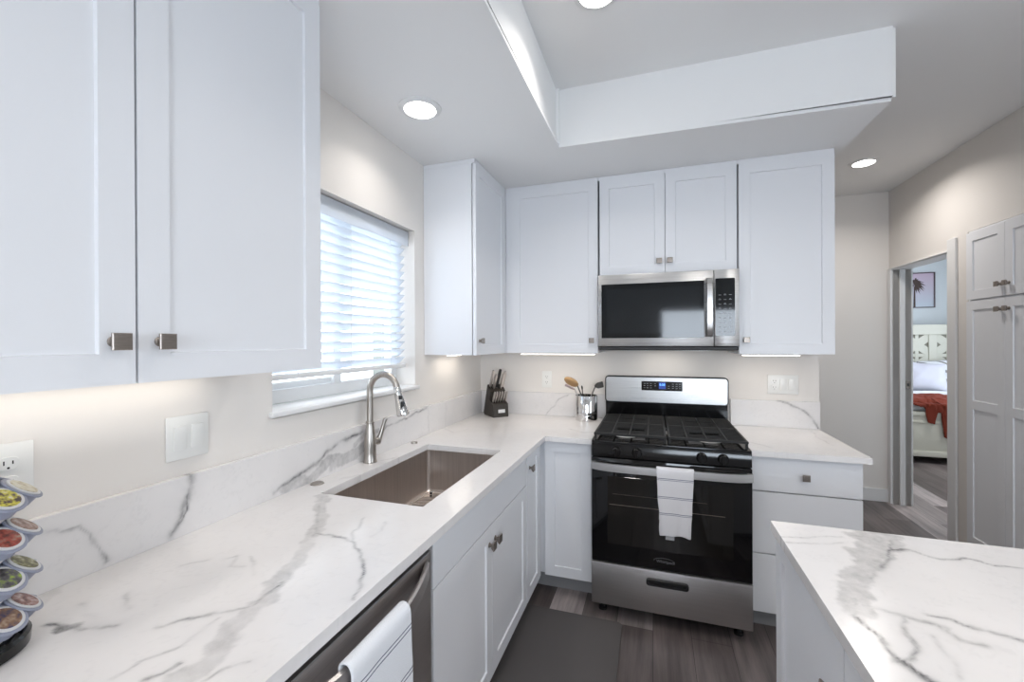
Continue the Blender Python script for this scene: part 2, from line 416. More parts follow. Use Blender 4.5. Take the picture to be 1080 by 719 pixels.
# ---- window above the sink
bm = new()
XO, XI = -.165, -.118
for b in ((XO, WY0, WZ0+.03, XI, WY1, WZ0+.085), (XO, WY0, WZ1-.05, XI, WY1, WZ1), (XO, WY0, WZ0+.0855, XI, WY0+.05, WZ1-.0505), (XO, WY1-.05, WZ0+.0855, XI, WY1, WZ1-.0505), (XO+.01, -1.435, WZ0+.08, XI+.004, -1.385, WZ1-.045)):
    box(bm, *b, .003, 1)
box(bm, XO+.004, WY0+.045, WZ0+.08, XI-.012, WY0+.075, WZ1-.045, .002, 1); box(bm, XO+.004, WY0+.045, WZ0+.08, XI-.012, -1.43, WZ0+.11, .002, 1)
wf = struct('window_1', bm, TRIMP)
bm = new(); box(bm, -.146, WY0+.05, WZ0+.085, -.142, WY1-.05, WZ1-.05); g = struct('window_pane', bm, GLASS, wf)
bm = new(); box(bm, XI-.02, WY0+.001, WZ0+.001, .0, WY1-.001, WZ0+.026, .002, 1); box(bm, -.001, WY0-.018, WZ0+.006, .022, WY1+.020, WZ0+.026, .006, 3)
struct('window_sill', bm, TRIMP, wf, smooth=True)
# blinds
wb = thing('window_blinds', 'white horizontal slat blinds lowered in the window above the sink', 'blinds', (-.045, -1.40, WZ1))
bm = new(); box(bm, -.102, WY0+.012, WZ1-.055, -.042, WY1-.012, WZ1-.003, .003, 2); obj('headrail', bm, TRIMP, wb)
bm = new(); box(bm, -.039, WY0+.006, WZ1-.085, -.033, WY1-.006, WZ1-.006, .002, 2); obj('valance', bm, SLATM, wb)
bm = new(); z = WZ1-.085; ZB = 1.318; pitch = .0425; tl = math.radians(43); n = int((z-ZB)/pitch)+1
for k in range(n):
    zc = ZB+.028+k*pitch
    vs = box(bm, -.025, WY0+.014, -.0014, .025, WY1-.014, .0014, .001, 1)
    bmesh.ops.transform(bm, matrix=Matrix.Translation((-.073, 0, zc)) @ Matrix.Rotation(-tl, 4, 'Y'), verts=vs)
obj('slats', bm, SLATM, wb)
bm = new(); box(bm, -.098, WY0+.014, ZB-.012, -.048, WY1-.014, ZB+.008, .004, 2); obj('bottom_rail', bm, TRIMP, wb)
bm = new()
for y in (WY0+.16, -1.40, WY1-.16):
    for x in (-.101, -.046): tube(bm, [(x, y, ZB), (x, y, WZ1-.05)], .0011, 6)
obj('cord', bm, TRIMP, wb)
# outside
shell('ground_yard', [(-7, -9, -.5, -.14, 6, -.3)], YARD)
shell('wall_neighbour', [(-4.2, -8, -.3, -4.0, 5, 1.9)], STUCCO)

# ---- big windows behind the camera (daylight sources)
def window_frame(name, side, c0, c1, z0, z1, pos, nv):
    bm = new(); t = .05
    def bb(u0, u1, a, b):
        if side == 'x': box(bm, pos, u0, a, pos+.05, u1, b)
        else: box(bm, u0, pos, a, u1, pos+.05, b)
    bb(c0, c1, z0, z0+t); bb(c0, c1, z1-t, z1)
    for k in range(nv+1):
        u = c0+(c1-c0-t)*k/nv; bb(u, u+t, z0+t, z1-t)
    return struct(name, bm, TRIMP)
window_frame('window_2', 'x', -5.5, -1.9, .5, 2.4, 6.07, 3)
window_frame('window_3', 'x', 2.4, 4.4, .8, 2.3, 6.07, 2)
window_frame('window_4', 'y', 1.36, 3.54, .88, 2.06, -6.56, 1)
bl = thing('window_blinds', 'white horizontal blinds in the window behind the camera', 'blinds', (2.45, -6.44, 2.04))
bm = new(); z = .93
while z < 2.0: box(bm, 1.40, -6.455, z, 3.50, -6.41, z+.003, 0, 1); z += .045
obj('slats', bm, SLATM, bl, smooth=False)
bm = new(); box(bm, 1.38, -6.457, 2.0, 3.52, -6.405, 2.05, .003, 1); obj('headrail', bm, TRIMP, bl)

# ---- doorway to the bedroom
bm = new()
box(bm, XR-.002, DY1, 0, XB+.002, DY1+.018, DZ, .001, 1); box(bm, XR-.002, DY0-.018, 0, XB+.002, DY0, DZ, .001, 1); box(bm, XR-.002, DY0-.018, DZ-.001, XB+.002, DY1+.018, DZ+.018, .001, 1)
jm = struct('door_1', bm, TRIMP)
bm = new()
box(bm, XR-.016, DY1+.004, 0, XR, YF-.001, DZ+.004, .003, 2); box(bm, XR-.016, DY0-.092, 0, XR, DY0-.004, DZ+.09, .003, 2); box(bm, XR-.0155, DY0-.010, DZ+.004, XR, YF-.001, DZ+.014, .003, 2)
box(bm, XB, DY0-.07, 0, XB+.014, DY0-.004, DZ+.004); box(bm, XB, DY1+.004, 0, XB+.014, DY1+.07, DZ+.004); box(bm, XB, DY0-.07, DZ+.004, XB+.014, DY1+.07, DZ+.07)
struct('door_casing', bm, TRIMP, jm)
bm = new(); box(bm, XR+.045, DY1-.012, 0, XR+.085, DY1, DZ, .002, 1); box(bm, XR+.045, DY0, 0, XR+.085, DY0+.012, DZ, .002, 1); struct('door_stop', bm, TRIMP, jm)
bm = new(); box(bm, XR+.092, DY1-.0018, 1.02, XR+.122, DY1+.001, 1.085, .002, 1); box(bm, XR+.100, DY1-.0026, 1.04, XR+.114, DY1-.001, 1.065, mi=1)
struct('strike_plate', bm, [KNOBM, SLOT], jm, 'dark metal strike plate')
hd = new()
box(hd, XB+.014, DY0-.03, .01, XB+.055, DY0-.77, DZ-.01, .002, 1)

# ================================================================== recessed lights
def can(name, label, x, y, z, grp, r=.078, power=CAN_W, spread=128):
    t = thing(name, label, 'ceiling light', (x, y, z), 0, grp)
    bm = new(); lathe(bm, [(r*.86, -.001), (r*.86, -.010), (r*.98, -.008), (r*1.16, -.004), (r*1.18, 0)], 40, c=(x, y, z)); 
    for f in [f for f in bm.faces if len(f.verts) > 4 and f.calc_center_median().z < z-.0005]: pass
    obj('trim_ring', bm, TRIMP, t)
    bm = new(); cyl(bm, (x, y, z-.0105), (x, y, z-.0008), r*.87, n=40); obj('lens', bm, LENS, t)
    d = bpy.data.lights.new('recessed_lamp', 'AREA'); d.shape = 'DISK'; d.size = r*1.7; d.energy = power; d.color = (1, .95, .90); d.spread = math.radians(spread)
    o = bpy.data.objects.new('recessed_lamp', d); C.objects.link(o); o.parent = t; o.location = (0, 0, -.016)
    return t
G = 'recessed ceiling lights'
can('recessed_light', 'round recessed light in the low soffit beside the sink window', .298, -1.375, ZS, G, power=1.5, spread=132)
can('recessed_light', 'round recessed light in the hall ceiling near the bedroom doorway', 2.738, .831, ZC, G, power=6.5, spread=150)
can('recessed_light', 'round recessed light in the raised ceiling, cut by the top of the photo', 1.055, -1.372, ZC, G, power=3.2, spread=132)
for i, (x, y, z) in enumerate(((.298, -3.9, ZS), (1.15, -4.2, ZC), (2.6, -3.4, ZC), (4.4, -3.9, ZC), (4.7, 2.6, ZC), (2.25, -2.3, ZC))):
    can('recessed_light', ['round recessed light in the soffit behind the camera', 'round recessed light over the aisle behind the camera', 'round recessed light over the island end behind the camera', 'round recessed light in the living area ceiling', 'round recessed light in the bedroom ceiling', 'extra unseen round light added over the island to brighten the lower cabinets'][i], x, y, z, G, spread=168 if i < 5 else 150, power=(4, 6, 9, CAN_W, CAN_W, 5)[i])  # last one, over the island, is added out of view to brighten lower cabinets

# ================================================================== wall cabinets
def carcass(parent, x0, y0, z0, x1, y1, z1, name='body', m=None):
    bm = new(); box(bm, x0, y0, z0, x1, y1, z1, .001, 1); return obj(name, bm, m or CAB, parent, smooth=False)
ZU, ZT = 1.370, 2.432
FX = .326                                     # face of the left-wall uppers
t = thing('wall_cabinet', 'large pale blue-white double-door wall cabinet on the left of the sink window', 'cabinet', (0, -2.46, ZU))
carcass(t, 0.001, -2.935, ZU, FX-.021, -1.988, ZT)
door(t, 'E', (FX, 0), -2.459, -1.990, ZU, ZT, (-2.422, 1.449)); door(t, 'E', (FX, 0), -2.932, -2.4635, ZU, ZT, (-2.4985, 1.449))
bm = new(); box(bm, .001, -2.935, ZT+.0005, FX-.004, -1.988, ZS-.001); obj('top_filler', bm, CAB, t)
t = thing('wall_cabinet', 'white single-door wall cabinet to the right of the sink window, its side panel facing out', 'cabinet', (0, -.59, ZU))
carcass(t, 0.001, -.836, ZU, FX-.0255, -.345, ZT)
door(t, 'E', (FX, 0), -.834, -.362, ZU, ZT, (-.79, 1.449))
bm = new(); box(bm, .001, -.836, ZT+.0005, FX-.006, -.325, ZS-.001); obj('top_filler', bm, CAB, t)
YU = -.340
t = thing('wall_cabinet', 'white wall cabinet filling the inside corner above the knife block', 'cabinet', (.6, 0, ZU))
carcass(t, 0.001, -.3405, ZU, FX-.001, -.001, ZT); carcass(t, FX, YU+.023, ZU, .928, -.001, ZT, 'body')
door(t, 'S', (0, YU), .366, .927, ZU, ZT, (.890, 1.449))
bm = new(); box(bm, FX+.001, YU+.006, ZU, .364, YU+.024, ZT); obj('corner_stile', bm, CAB, t, smooth=False)
bm = new(); box(bm, FX+.001, YU+.006, ZT+.0005, .931, -.001, ZS-.001); obj('top_filler', bm, CAB, t)
t = thing('wall_cabinet', 'short white two-door wall cabinet above the microwave', 'cabinet', (1.32, 0, 1.84))
carcass(t, .938, YU+.023, 1.842, 1.698, -.001, ZT)
door(t, 'S', (0, YU), .940, 1.3175, 1.842, ZT, (1.286, 1.915)); door(t, 'S', (0, YU), 1.3205, 1.697, 1.842, ZT, (1.345, 1.915))
bm = new(); box(bm, .932, YU+.006, ZT+.0005, 1.702, -.001, ZS-.001); obj('top_filler', bm, CAB, t)
t = thing('wall_cabinet', 'tall white single-door wall cabinet to the right of the microwave', 'cabinet', (1.93, 0, ZU))
carcass(t, 1.704, YU+.023, ZU, 2.159, -.001, ZT)
door(t, 'S', (0, YU), 1.707, 2.159, ZU, ZT, (1.742, 1.449))
bm = new(); box(bm, 1.703, YU+.004, ZT+.0005, 2.159, -.001, ZS-.001); obj('top_filler', bm, CAB, t)
def led(label, b, loc, rot, sx, sy, p):
    t = thing('under_cabinet_light', label, 'light', ((b[0]+b[3])/2, (b[1]+b[4])/2, b[5]), 0, 'under-cabinet light bars')
    bm = new(); box(bm, b[0], b[1], b[2]+.003, b[3], b[4], b[5], .001, 1); obj('housing', bm, WHITEP, t)
    bm = new(); box(bm, b[0]+.006, b[1]+.004, b[2], b[3]-.006, b[4]-.004, b[2]+.0035); obj('diffuser', bm, LEDM, t)
    d = bpy.data.lights.new('led_lamp', 'AREA'); d.shape = 'RECTANGLE'; d.size = sx; d.size_y = sy; d.energy = p; d.color = (1, .90, .78)
    o = bpy.data.objects.new('led_lamp', d); C.objects.link(o); o.parent = t; o.location = (0, 0, b[2]-.004-b[5])
led('thin light bar under the large double-door wall cabinet', (.05, -2.86, ZU-.010, .085, -2.12, ZU-.001), None, 0, .035, .74, LED_W*.6)
led('thin light bar under the wall cabinet right of the sink window', (.08, -.72, ZU-.010, .115, -.40, ZU-.001), None, 0, .035, .30, LED_W*.9)
led('thin light bar under the corner wall cabinet', (.40, -.26, ZU-.012, .90, -.225, ZU-.001), None, 0, .48, .035, LED_W*1.6)
led('thin light bar under the wall cabinet right of the microwave', (1.735, -.26, ZU-.012, 2.03, -.225, ZU-.001), None, 0, .28, .035, LED_W*1.6)

# ================================================================== base cabinets
XF, YB = .645, -.650                          # faces of the left and back base doors
ZK, ZD = .122, .878
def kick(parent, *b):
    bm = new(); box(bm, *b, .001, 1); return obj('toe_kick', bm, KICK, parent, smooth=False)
SX0, SX1, SY0, SY1 = .138, .546, -1.792, -1.044
t = thing('base_cabinet', 'white sink base cabinet with two shaker doors under a false drawer front', 'cabinet', (.3, -1.43, 0))
bm = new()   # open-topped box around the sink bowl
for b in ((.004, -1.905, ZK, XF-.0205, -1.887, .884), (.004, -.962, ZK, XF-.0205, -.947, .884), (.004, -1.905, ZK, .02, -.947, .884), (.004, -1.905, ZK-.002, XF-.0205, -.947, ZK+.016), (XF-.04, -1.905, ZK, XF-.0205, -.947, .884)): box(bm, *b)
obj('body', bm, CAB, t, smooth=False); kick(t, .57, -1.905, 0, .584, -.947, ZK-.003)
door(t, 'E', (XF, 0), -1.903, -.952, .727, ZD, name='false_front', slab=True)
door(t, 'E', (XF, 0), -1.903, -1.4315, ZK, .723, (-1.462, .655)); door(t, 'E', (XF, 0), -1.4285, -.952, ZK, .723, (-1.398, .655))
t = thing('base_cabinet', 'narrow white base cabinet with one tall door beside the inside corner', 'cabinet', (.3, -.82, 0))
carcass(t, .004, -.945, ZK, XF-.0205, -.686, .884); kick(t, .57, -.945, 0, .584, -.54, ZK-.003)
door(t, 'E', (XF, 0), -.943, -.692, ZK, ZD, (-.895, .795))
bm = new(); box(bm, XF-.020, -.690, ZK, XF-.002, -.668, ZD); obj('corner_stile', bm, CAB, t)
t = thing('base_cabinet', 'white corner base cabinet with one plain shaker door left of the range', 'cabinet', (.75, -.3, 0))
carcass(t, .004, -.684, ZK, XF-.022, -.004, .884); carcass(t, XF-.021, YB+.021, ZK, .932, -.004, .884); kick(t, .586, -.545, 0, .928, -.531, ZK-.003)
door(t, 'S', (0, YB), .664, .926, ZK, ZD)
t = thing('base_cabinet', 'white three-drawer base cabinet right of the range', 'cabinet', (1.93, -.3, 0))
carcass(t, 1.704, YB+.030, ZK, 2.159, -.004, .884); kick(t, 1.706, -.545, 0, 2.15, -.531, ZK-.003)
for z0, z1, kz in ((.7145, ZD, .797), (.411, .7085, .560), (ZK, .405, .265)):
    door(t, 'S', (0, YB), 1.706, 2.160, z0, z1, (1.932, kz), name='drawer', slab=True)
t = thing('base_cabinet', 'white base cabinet left of the dishwasher', 'cabinet', (.3, -2.9, 0))
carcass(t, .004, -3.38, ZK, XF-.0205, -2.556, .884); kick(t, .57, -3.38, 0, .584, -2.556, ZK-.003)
door(t, 'E', (XF, 0), -3.37, -2.965, ZK, ZD, (-3.0, .8)); door(t, 'E', (XF, 0), -2.962, -2.557, ZK, ZD, (-2.93, .8))

# ================================================================== stone tops
V_LEFT = [([(0.158, -2.515), (0.195, -2.508), (0.232, -2.504), (0.287, -2.482)], 0.004, 0.75), ([(0.2, -2.512), (0.207, -2.502)], 0.014, 0.8), ([(0.362, -2.455), (0.394, -2.429), (0.418, -2.406), (0.458, -2.382), (0.478, -2.36), (0.478, -2.304), (0.473, -2.264)], 0.0035, 0.5), ([(0.53, -2.54), (0.537, -2.496), (0.523, -2.434), (0.504, -2.387), (0.488, -2.355), (0.493, -2.327), (0.474, -2.291), (0.445, -2.21), (0.383, -2.089), (0.347, -2.041), (0.287, -1.958), (0.243, -1.903), (0.163, -1.824)], 0.022, 0.33), ([(0.489, -2.371), (0.493, -2.327), (0.474, -2.291), (0.445, -2.21), (0.383, -2.089), (0.354, -2.038)], 0.012, 0.3), ([(0.398, -2.112), (0.352, -2.039), (0.289, -1.979), (0.24, -1.904), (0.163, -1.824)], 0.007, 0.35), ([(0.363, -2.048), (0.39, -2.049), (0.435, -2.049), (0.492, -2.065), (0.558, -2.108), (0.591, -2.14), (0.626, -2.198), (0.66, -2.273)], 0.0032, 0.6), ([(0.492, -2.065), (0.458, -2.024), (0.441, -1.978), (0.411, -1.918)], 0.003, 0.35), ([(0.517, -2.023), (0.52, -1.985), (0.495, -1.927)], 0.003, 0.2), ([(0.494, -2.55), (0.501, -2.534), (0.5, -2.508)], 0.004, 0.65), ([(0.442, -2.561), (0.446, -2.519), (0.465, -2.473), (0.455, -2.403)], 0.003, 0.3), ([(0.186, -2.285), (0.216, -2.25)], 0.003, 0.2), ([(0.25, -2.227), (0.261, -2.209), (0.295, -2.25), (0.329, -2.243)], 0.003, 0.5), ([(0.182, -2.4), (0.21, -2.419), (0.245, -2.444)], 0.004, 0.25), ([(0.137, -2.453), (0.187, -2.469), (0.227, -2.477)], 0.004, 0.2), ([(0.573, -2.522), (0.585, -2.491), (0.609, -2.468)], 0.003, 0.4), ([(0.298, -2.202), (0.388, -2.263)], 0.003, 0.2), ([(0.076, -2.505), (0.057, -2.469), (0.009, -2.423)], 0.01, 0.2), ([(-0.04, -0.599), (0.139, -0.748), (0.179, -0.622)], 0.004, 0.15), ([(0.763, -0.441), (0.862, -0.522), (0.991, -0.455)], 0.004, 0.3), ([(0.1, -1.366), (0.134, -1.305)], 0.01, 0.15), ([(0.169, -1.559), (0.1, -1.643)], 0.012, 0.12)]
V_ISLAND = [([(1.809, -1.587), (1.778, -1.692), (1.724, -1.782), (1.686, -1.858), (1.647, -1.938), (1.629, -1.999)], 0.028, 0.42), ([(1.777, -1.615), (1.85, -1.592), (1.793, -1.712), (1.733, -1.732)], 0.03, 0.4), ([(1.846, -1.616), (1.795, -1.736), (1.739, -1.812), (1.708, -1.859)], 0.006, 0.5), ([(1.615, -2.013), (1.639, -1.964), (1.643, -1.946)], 0.006, 0.5), ([(1.618, -2.018), (1.63, -2.07), (1.639, -2.123), (1.651, -2.14), (1.662, -2.164)], 0.004, 0.9), ([(1.64, -2.133), (1.663, -2.175)], 0.008, 0.5), ([(1.646, -1.968), (1.686, -1.981), (1.721, -1.989), (1.758, -2.002), (1.776, -2.04), (1.805, -2.044)], 0.005, 0.5), ([(1.756, -2.002), (1.772, -2.005)], 0.01, 0.35), ([(1.756, -1.97), (1.793, -1.975), (1.82, -1.992), (1.871, -2.009)], 0.004, 0.55), ([(1.707, -1.993), (1.684, -2.044), (1.682, -2.078), (1.663, -2.121), (1.635, -2.146)], 0.004, 0.45), ([(1.732, -2.042), (1.72, -2.077), (1.725, -2.1), (1.712, -2.147)], 0.004, 0.35), ([(1.823, -1.677), (1.871, -1.662)], 0.006, 0.6), ([(1.871, -1.662), (1.914, -1.692), (1.975, -1.673), (2.015, -1.692), (2.068, -1.691)], 0.003, 0.5), ([(1.58, -1.673), (1.734, -1.635)], 0.003, 0.3), ([(1.57, -1.711), (1.725, -1.677)], 0.003, 0.25), ([(1.804, -2.045), (1.838, -2.062)], 0.01, 0.1)]
V_RIGHT = [([(1.686, -0.44), (1.812, -0.594)], 0.004, 0.2), ([(2.149, 0.21), (2.103, -0.286), (2.114, -0.458)], 0.004, 0.15)]
V_SPLASH_LEFT = [([(-2.47, 1.047), (-2.437, 1.035), (-2.393, 1.023), (-2.373, 0.981), (-2.351, 0.933)], 0.003, 0.5), ([(-2.144, 1.074), (-2.156, 1.02), (-2.175, 0.99), (-2.186, 0.952), (-2.203, 0.928)], 0.009, 0.55), ([(-2.157, 1.038), (-2.165, 0.975), (-2.198, 0.936)], 0.0035, 0.7), ([(-1.875, 0.932), (-1.819, 0.947), (-1.736, 0.97), (-1.669, 0.984), (-1.623, 1.01), (-1.549, 1.041), (-1.396, 1.043)], 0.007, 0.6), ([(-1.835, 0.929), (-1.703, 0.943), (-1.602, 0.97), (-1.458, 0.961), (-1.325, 0.985)], 0.018, 0.42), ([(-1.602, 0.943), (-1.458, 0.944), (-1.36, 0.971)], 0.018, 0.4), ([(-1.458, 0.994), (-1.373, 1.039), (-1.289, 1.035)], 0.012, 0.4), ([(-1.251, 1.028), (-1.197, 1.04), (-1.052, 1.036), (-0.977, 1.058), (-0.834, 1.066)], 0.004, 0.5), ([(-0.823, 1.064), (-0.825, 0.928)], 0.002, 0.3), ([(-0.611, 1.062), (-0.612, 0.926)], 0.002, 0.15)]
V_SPLASH_RIGHT = [([(1.97, 1.073), (2.04, 1.054), (2.104, 1.022), (2.139, 0.992), (2.187, 0.924)], 0.004, 0.6)]
V_SPLASH_BACK = [([(0.511, 0.898), (0.615, 1.038), (0.684, 1.061)], 0.003, 0.3)]

CT = .028
TO = lambda a, b, h: (a, b, h)
XL1 = .674; YB1 = -.6815; CY0 = -3.40
ct = slab('countertop', .0015, .9335, CY0, -.0015, .914, CT, .0048, V_LEFT, TO,
     keep=lambda x, y: (x < XL1 or y > YB1) and not (SX0 < x < SX1 and SY0 < y < SY1), snapa=(XL1, SX0, SX1), snapb=(YB1, SY0, SY1), seed=1.)
tag(ct, 'long white marble-look worktop with grey veins running around the sink into the corner', 'countertop')
ct = slab('countertop', 1.7005, 2.184, YB1, -.0015, .914, CT, .005, V_RIGHT, TO, seed=4.)
tag(ct, 'short white veined worktop to the right of the range', 'countertop')
IX0, IX1, IY1, IY0 = 1.58, 2.62, -1.568, -3.5
ct = slab('island_countertop', IX0, IX1, IY0, IY1, .914, CT, .0055, V_ISLAND, TO, seed=8.)
tag(ct, 'white marble-look island worktop with a broad grey veined patch', 'countertop')
ZSP = 1.0755
s = slab('backsplash', CY0, -.0215, .9145, ZSP, .0205, .0195, .0042, V_SPLASH_LEFT, lambda a, b, h: (h, a, b), seed=2.)
tag(s, 'long low marble backsplash strip behind the sink on the window wall', 'backsplash')
s = slab('backsplash', .001, .940, .9145, ZSP, -.0205, -.0195, .006, V_SPLASH_BACK, lambda a, b, h: (a, h, b), seed=3.)
tag(s, 'low marble backsplash strip behind the knife block and utensil crock', 'backsplash')
s = slab('backsplash', 1.712, XE-.001, .9145, ZSP, -.0205, -.0195, .006, V_SPLASH_RIGHT, lambda a, b, h: (a, h, b), seed=5.)
tag(s, 'low marble backsplash strip on the wall right of the range', 'backsplash')

# ---- island cabinet
t = thing('island_cabinet', 'white island base cabinet with shaker doors under the island worktop', 'cabinet', (2.1, -2.5, 0))
carcass(t, 1.614, -3.46, .10, 2.58, -1.576, .884)
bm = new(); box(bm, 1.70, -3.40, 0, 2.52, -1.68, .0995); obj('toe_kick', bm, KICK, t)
y = -1.578
for k in range(4):
    w_ = .468; door(t, 'W', (1.592, 0), -y, -y+w_, .105, .882, ((-y+w_-.028) if k % 2 == 0 else (-y+.028), .755)); y -= w_+.003

# ================================================================== sink, faucet, buttons
sk = thing('kitchen_sink', 'rectangular undermount stainless steel sink set into the veined worktop', 'sink', (.342, -1.418, .65))
bm = new(); zt, zb, r = .8855, .665, .018
def rrect(x0, y0, x1, y1, r, z, n=5):
    pts = []
    for cx, cy, a0 in ((x1-r, y1-r, 0), (x0+r, y1-r, 90), (x0+r, y0+r, 180), (x1-r, y0+r, 270)):
        for k in range(n+1):
            a = math.radians(a0+90*k/n); pts.append((cx+r*math.cos(a), cy+r*math.sin(a), z))
    return pts
def loft(bm, loops, close_last=True, mi=0):
    rs = [[bm.verts.new(p) for p in l] for l in loops]
    for a, b in zip(rs, rs[1:]):
        for i in range(len(a)): bm.faces.new((a[i], a[(i+1) % len(a)], b[(i+1) % len(a)], b[i])).material_index = mi
    if close_last: bm.faces.new(rs[-1]).material_index = mi
    return rs
e = .004
loops = [rrect(SX0-.03, SY0-.03, SX1+.03, SY1+.03, .02, zt-.0006), rrect(SX0-e, SY0-e, SX1+e, SY1+e, r, zt-.0006), rrect(SX0-e, SY0-e, SX1+e, SY1+e, r, zb+.02), rrect(SX0+.004, SY0+.004, SX1-.004, SY1-.004, r, zb+.005), rrect(SX0+.018, SY0+.018, SX1-.018, SY1-.018, r, zb)]
loft(bm, loops); b = obj('basin', bm, SINKM, sk, angle=50)
md = b.modifiers.new('thickness', 'SOLIDIFY'); md.thickness = .0015; md.offset = -1
bm = new(); lathe(bm, [(.001, .002), (.03, .002), (.042, .004), (.055, .0035), (.056, .001)], 32, c=(.342, -1.418, zb)); obj('drain', bm, CHROME, sk)
rk = thing('sink_rack', 'wire rinse rack lying on the bottom of the sink', 'rack', (.36, -1.4, zb+.002))
bm = new(); x0, x1, y0, y1, z = .165, .52, -1.76, -1.075, zb+.018
tube(bm, [Vector(p) for p in rrect(x0, y0, x1, y1, .03, z)], .003, 8, closed=True)
k = y0+.035
while k < y1-.02: tube(bm, [(x0, k, z), (x1, k, z)], .0019, 6); k += .032
for x in (x0+.09, (x0+x1)/2, x1-.09): tube(bm, [(x, y0, z-.004), (x, y1, z-.004)], .0024, 6)
obj('wire_grid', bm, CHROME, rk)
for x, y in ((x0+.02, y0+.02), (x1-.02, y0+.02), (x0+.02, y1-.02), (x1-.02, y1-.02)):
    bm = new(); cyl(bm, (x, y, zb+.0005), (x, y, z+.003), .006, n=12); obj('foot', bm, BLACKM, rk, label='black rubber foot')

FXc, FYc = .060, -1.411
fa = thing('kitchen_faucet', 'brushed nickel gooseneck kitchen faucet with pull-down spray head', 'faucet', (FXc, FYc, .914))
bm = new(); lathe(bm, [(.029, .0005), (.0295, .004), (.0275, .010), (.0255, .05), (.0262, .085), (.0235, .12), (.0175, .155), (.0155, .170), (.0155, .172)], 32, c=(FXc, FYc, .914)); obj('base', bm, NICKEL, fa)
bm = new(); lathe(bm, [(.0165, 0), (.0185, .002), (.0185, .009), (.0165, .011)], 28, c=(FXc, FYc, 1.086)); obj('collar', bm, NICKEL, fa)
pts = [(FXc, FYc, 1.09), (FXc, FYc, 1.16), (FXc, FYc, 1.228)]
Rr = .0660; cx = FXc+Rr; dirx, diry = .994, .105
for k in range(1, 15):
    a = PI - (PI*.945)*k/14; d = Rr+Rr*math.cos(a); pts.append((FXc+d*dirx, FYc+d*diry, 1.230+Rr*1.12*math.sin(a)))
bm = new(); tube(bm, pts, .0140, 16); obj('spout', bm, NICKEL, fa)
e0 = Vector(pts[-1]); dn = (Vector(pts[-1])-Vector(pts[-2])).normalized(); q = (-dn).to_track_quat('Z', 'Y').to_matrix().to_4x4()
bm = new(); vs = lathe(bm, [(.0225, -.122), (.0265, -.119), (.0275, -.110), (.0245, -.085), (.0190, -.045), (.0170, -.022), (.0172, -.018), (.0160, -.012), (.0155, .002), (.0145, .006)], 28); bmesh.ops.transform(bm, matrix=Matrix.Translation(e0) @ q, verts=vs); sh = obj('spray_head', bm, CHROME, fa)
bm = new()
side = Vector((.80, -.60, 0)).normalized()
for s0, s1, wv in ((-.030, -.048, .0075), (-.056, -.088, .0085)):
    pc = e0+dn*(-(s0+s1)/2) + side*(.0175 if s0 > -.04 else .0215)
    vs = box(bm, -wv, -.0035, s1-(s0+s1)/2, wv, .0035, s0-(s0+s1)/2, .003, 2)
    bmesh.ops.transform(bm, matrix=Matrix.Translation(pc) @ Matrix.Rotation(math.atan2(side.x, -side.y), 4, 'Z') @ Matrix.Rotation(-.10, 4, 'X'), verts=vs)
obj('button', bm, BLACKM, sh, label='black spray buttons')
bm = new(); cyl(bm, (FXc, FYc+.015, 1.0), (FXc+.01, FYc+.048, 1.0), .0175, .018, 20); obj('valve', bm, NICKEL, fa)
bm = new(); tube(bm, [(FXc+.010, FYc+.046, 1.002), (FXc+.018, FYc+.054, 1.03), (FXc+.026, FYc+.060, 1.065), (FXc+.034, FYc+.066, 1.098)], [.013, .0095, .0082, .0092], 12); obj('lever', bm, NICKEL, fa)
bm = new(); lathe(bm, [(.017, 0), (.017, .005), (.0155, .0075), (.008, .008)], 28, c=(.060, -1.046, .9142)); o = obj('air_switch', bm, NICKEL); tag(o, 'small round metal button on the worktop near the far sink corner', 'button')
bm = new(); lathe(bm, [(.024, 0), (.0245, .002), (.022, .0035), (.018, .002)], 32, c=(.052, -1.716, .9142)); o = obj('hole_cover', bm, NICKEL); tag(o, 'flat round metal hole cover on the worktop near the left sink corner', 'hole cover')

# ================================================================== range
RX0, RX1 = .9385, 1.6965; RW = RX1-RX0; RYF = -.705
rg = thing('gas_range', 'stainless and black gas range with backguard clock between the base cabinets', 'range', ((RX0+RX1)/2, -.36, 0))
bm = new(); box(bm, RX0+.002, RYF, .060, RX1-.002, -.03, .905, .003, 1); obj('body', bm, BLACK, rg)
for x in (RX0+.05, RX1-.05):
    for y in (-.66, -.08):
        bm = new(); lathe(bm, [(.022, .0005), (.022, .012), (.012, .016), (.012, .078)], 16, c=(x, y, 0)); obj('leg', bm, BLACKM, rg)
# storage drawer
bm = new(); vs = box(bm, RX0+.002, RYF-.042, .074, RX1-.002, RYF-.001, .287, .004, 2); dr = obj('storage_drawer', bm, STEELV, rg)
bm = new(); box(bm, RX0+.002, RYF-.045, .2872, RX1-.002, RYF-.020, .2925, .0015, 2); obj('top_lip', bm, STEELB, dr)
bm = new()
hc = RX0+RW*.495
def lozenge(w_, h_, y, r, n=6):
    return [(x, y, z) for x, z, _ in rrect(hc-w_/2, .233-h_/2, hc+w_/2, .233+h_/2, r, 0, n)]
loft(bm, [lozenge(.200, .036, RYF-.0425, .014), lozenge(.200, .036, RYF-.052, .014), lozenge(.194, .030, RYF-.055, .011), lozenge(.180, .018, RYF-.0545, .008), lozenge(.178, .016, RYF-.0435, .007)])
obj('drawer_pull', bm, BLACKM, dr, label='dark oblong recessed pull')
